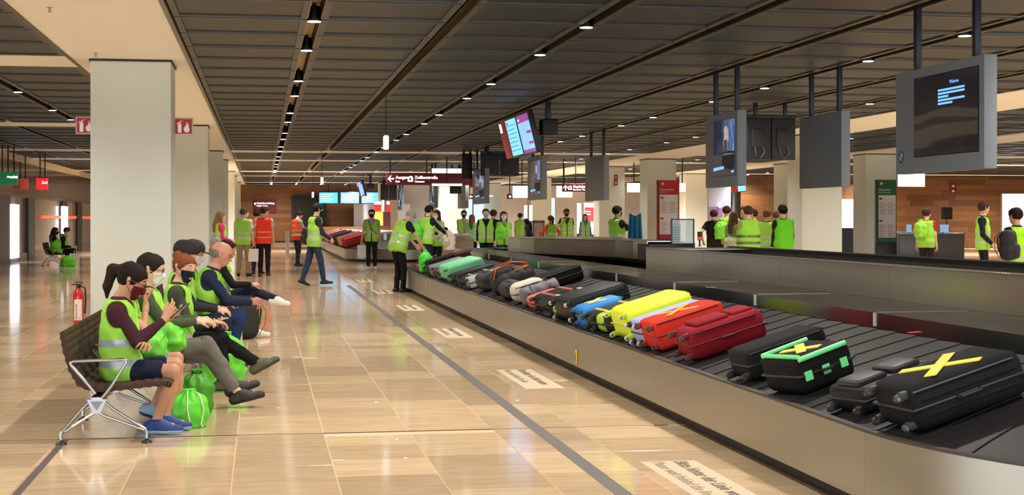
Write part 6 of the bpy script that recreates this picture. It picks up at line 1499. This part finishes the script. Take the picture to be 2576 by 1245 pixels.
m = MB(); m.lathe([(.03, 0), (.03, .006), (.011, .01), (.011, .075), (.026, .08), (.026, .085)], k, 16); m.build('post', r_); MB().lathe([(.029, .085), (.029, .125)], mat('signal_orange', (206, 92, 40), .35, emit=.2), 16).build('orange_lens', r_); MB().lathe([(.029, .125), (.030, .19), (.022, .195)], k, 16).build('cap', r_)
# ------------------------------------------------------------------ far right desk zone
def desk(label, u0, u1, D, h=1.0, col=(120, 116, 118)):
    xc, yc = atD(u0, D); W_ = (u1 - u0) * D / F_PX / CT; r_ = empty('service_desk', (xc, yc, 0), 0, label, 'desk')
    MB().box((.05, .05, 0), (W_ - .05, .7, h - .04), mat('desk_front', col, .4, .4), .01).build('front', r_); MB().box((0, 0, h - .04), (W_, .8, h), mat('desk_top', (190, 190, 196), .25, .4), .01).build('top', r_); return r_
desk('grey service desk before the right wooden wall', 2262, 2440, 56, 1.0)
for (u, v0, v1, lb_) in ((2281, 573, 594, 'left one'), (2366, 573, 594, 'right one')):
    x, y = atD(u, 56.2); r_ = empty('desk_monitor', (x, y, 1.0), 0, 'pale blue desk monitor on the grey service desk, ' + lb_, 'monitor')
    MB().box((0, 0, .02), (.34 if u > 2300 else .2, .04, .32), mat('monitor_pale', (150, 196, 240), emit=.5), .008).build('screen', r_); MB().box((.08, .0, 0), (.14, .1, .03), mat('monitor_foot', (60, 60, 66), .4)).build('foot', r_)
x, y = atD(2386, 60); r_ = empty('loudspeaker', (x, y, 0), 0, 'black loudspeaker on a stand before the wooden wall', 'loudspeaker')
MB().box((-.18, 0, zof(552, 60)), (.18, .3, zof(521, 60)), mat('speaker_black', (24, 22, 24), .6), .02).build('cabinet', r_); MB().cyl((0, .15, 0), (0, .15, zof(552, 60)), .02, M_ROD).build('pole', r_); MB().box((-.14, -.008, zof(549, 60)), (.14, .0, zof(524, 60)), mat('speaker_grille', (36, 34, 36), .8)).build('grille', r_)
desk('long pale counter with white sacks beyond the far belt end', 1106, 1196, 46, .92, (196, 176, 140))
for i, u in enumerate((1128, 1150, 1172)):
    x, y = atD(u, 46.4); blob('white_sack', 'limp white sack lying on the pale counter, ' + ('left', 'middle', 'right')[i] + ' one', 'bag', (x, y, .92), (.42, .3, .16), (240, 226, 200), 50 + i, 'white sacks on the counter', h=.02)
x, y = atD(1342, 50); r_ = empty('partition_frame', (x, y, 0), 0, 'brown framed partition panel standing beyond the feed housing', 'partition')
MB().box((0, 0, 0), (.36, .03, 1.42), mat('partition_panel', (128, 104, 96), .5)).build('panel', r_)
for a in (-.02, .34): MB().box((a, -.02, 0), (a + .04, .05, 1.48), mat('partition_edge', (70, 52, 46), .5)).build('post', r_)
MB().box((-.02, -.02, 1.42), (.38, .05, 1.48), mat('partition_edge', (70, 52, 46), .5)).build('top_rail', r_)
# exit / toilets pictogram plates on pillars and wall
for (u, v0, v1, w_, D, lb_) in ((1545, 440, 466, 9, 62.46, 'red pictogram plate sticking out of mid-hall pillar'), (2390, 462, 486, 17, 73.94, 'red pictogram plates on the right wooden wall'), (794, 514, 524, 8, 98.94, 'red pictogram plate on the far wooden wall')):
    x, y = at_y(u, D); D = x * ST + y * CT; s = D / F_PX; z0, z1 = zof(v1, D), zof(v0, D); r_ = empty('pictogram_plate', (x, y, z0), 0, lb_, 'sign')
    MB().box((0, 0, 0), (w_ * s, .03, (z1 - z0) * .48), M_MAR, .004).build('plate', r_); MB().box((0, 0, (z1 - z0) * .52), (w_ * s, .03, z1 - z0), M_MAR, .004).build('plate', r_)
    for k_ in (.12, .64): MB().box((w_ * s * .3, -.006, (z1 - z0) * k_), (w_ * s * .7, .0, (z1 - z0) * (k_ + .22)), mat('plate_white', (230, 214, 206), .5)).build('symbol', r_)
# white bollard by the far wall
x, y = at(722, 618 + 8); x, y = atD(723, 60); m = MB(); m.lathe([(.07, 0), (.07, 1.02), (.06, 1.06)], mat('white_post', (232, 228, 220), .5), 14); o = m.build('white_post', None, (x, y, 0)); tag(o, 'slim white post standing near the far wooden wall', 'post')

# grey service portal, lilac banner far behind the group
x, y = atD(1842, 78); s = 78 / F_PX / CT; r_ = empty('service_portal', (x, y, 0), 0, 'grey service portal with a dark monitor, far behind the group in the middle right', 'portal')
g_ = mat('portal_grey', (136, 144, 146), .5)
MB().box((0, 0, 0), (24 * s, .4, 2.9), g_).build('left_panel', r_); MB().box((44 * s, 0, 0), (72 * s, .4, 2.9), g_).build('right_panel', r_); MB().box((0, .02, 2.2), (72 * s, .38, 3.3), g_).build('head_panel', r_)
MB().box((24 * s, .3, 0), (44 * s, .36, 2.2), mat('portal_glass', (140, 190, 180), .15, spec=.8)).build('glass', r_)
MB().box((42 * s, -.12, zof(516, 78)), (63 * s, -.02, zof(487, 78)), mat('monitor_back', (26, 26, 28), .5), .01).build('monitor', r_)
for k_ in range(2): MB().box((45 * s, -.13, zof(498 + 4 * k_, 78)), (58 * s, -.12, zof(497 + 4 * k_, 78)), M_WHT).build('text_line', r_)
x, y = atD(1784, 76); r_ = empty('lilac_banner', (x, y, 0), 0, 'lilac banner wall far behind the group, left of the grey portal', 'banner')
MB().box((0, 0, 0), (34 * s, .06, zof(520, 76)), mat('lilac', (150, 120, 170), .5, emit=.15)).build('panel', r_); MB().box((0, .1, 0), (56 * s, .2, 3.3), mat('pale_lilac', (190, 196, 216), .5)).build('backing', r_)
for k_ in range(2): MB().lathe([(.07, 0), (.07, .02)], M_WHT, 12, Matrix.Translation((27 * s, -.01, zof(512 + 8 * k_, 76))) @ Matrix.Rotation(PI / 2, 4, 'X')).build('symbol', r_)
x, y = atD(548, 33.4); blob('shoulder_bag', 'grey shoulder bag behind the person with pink sleeves', 'bag', (x - .05, y, .82), (.26, .2, .34), (150, 148, 144), 61, None, h=.02)
X_, Y__ = 3.0, Y_on(1040, 3.0)
tag(MB().tube([(2.86, Y__ + .9, .47), (3.05, Y__ + .4, .60), (3.25, Y__ - .1, .72), (3.4, Y__ - .5, .80)], .022, mat('orange_webbing', (236, 104, 40), .6), 8, flat=.3).build('orange_strap'), 'orange luggage strap lying over the far end of belt by the stooping person', 'strap')
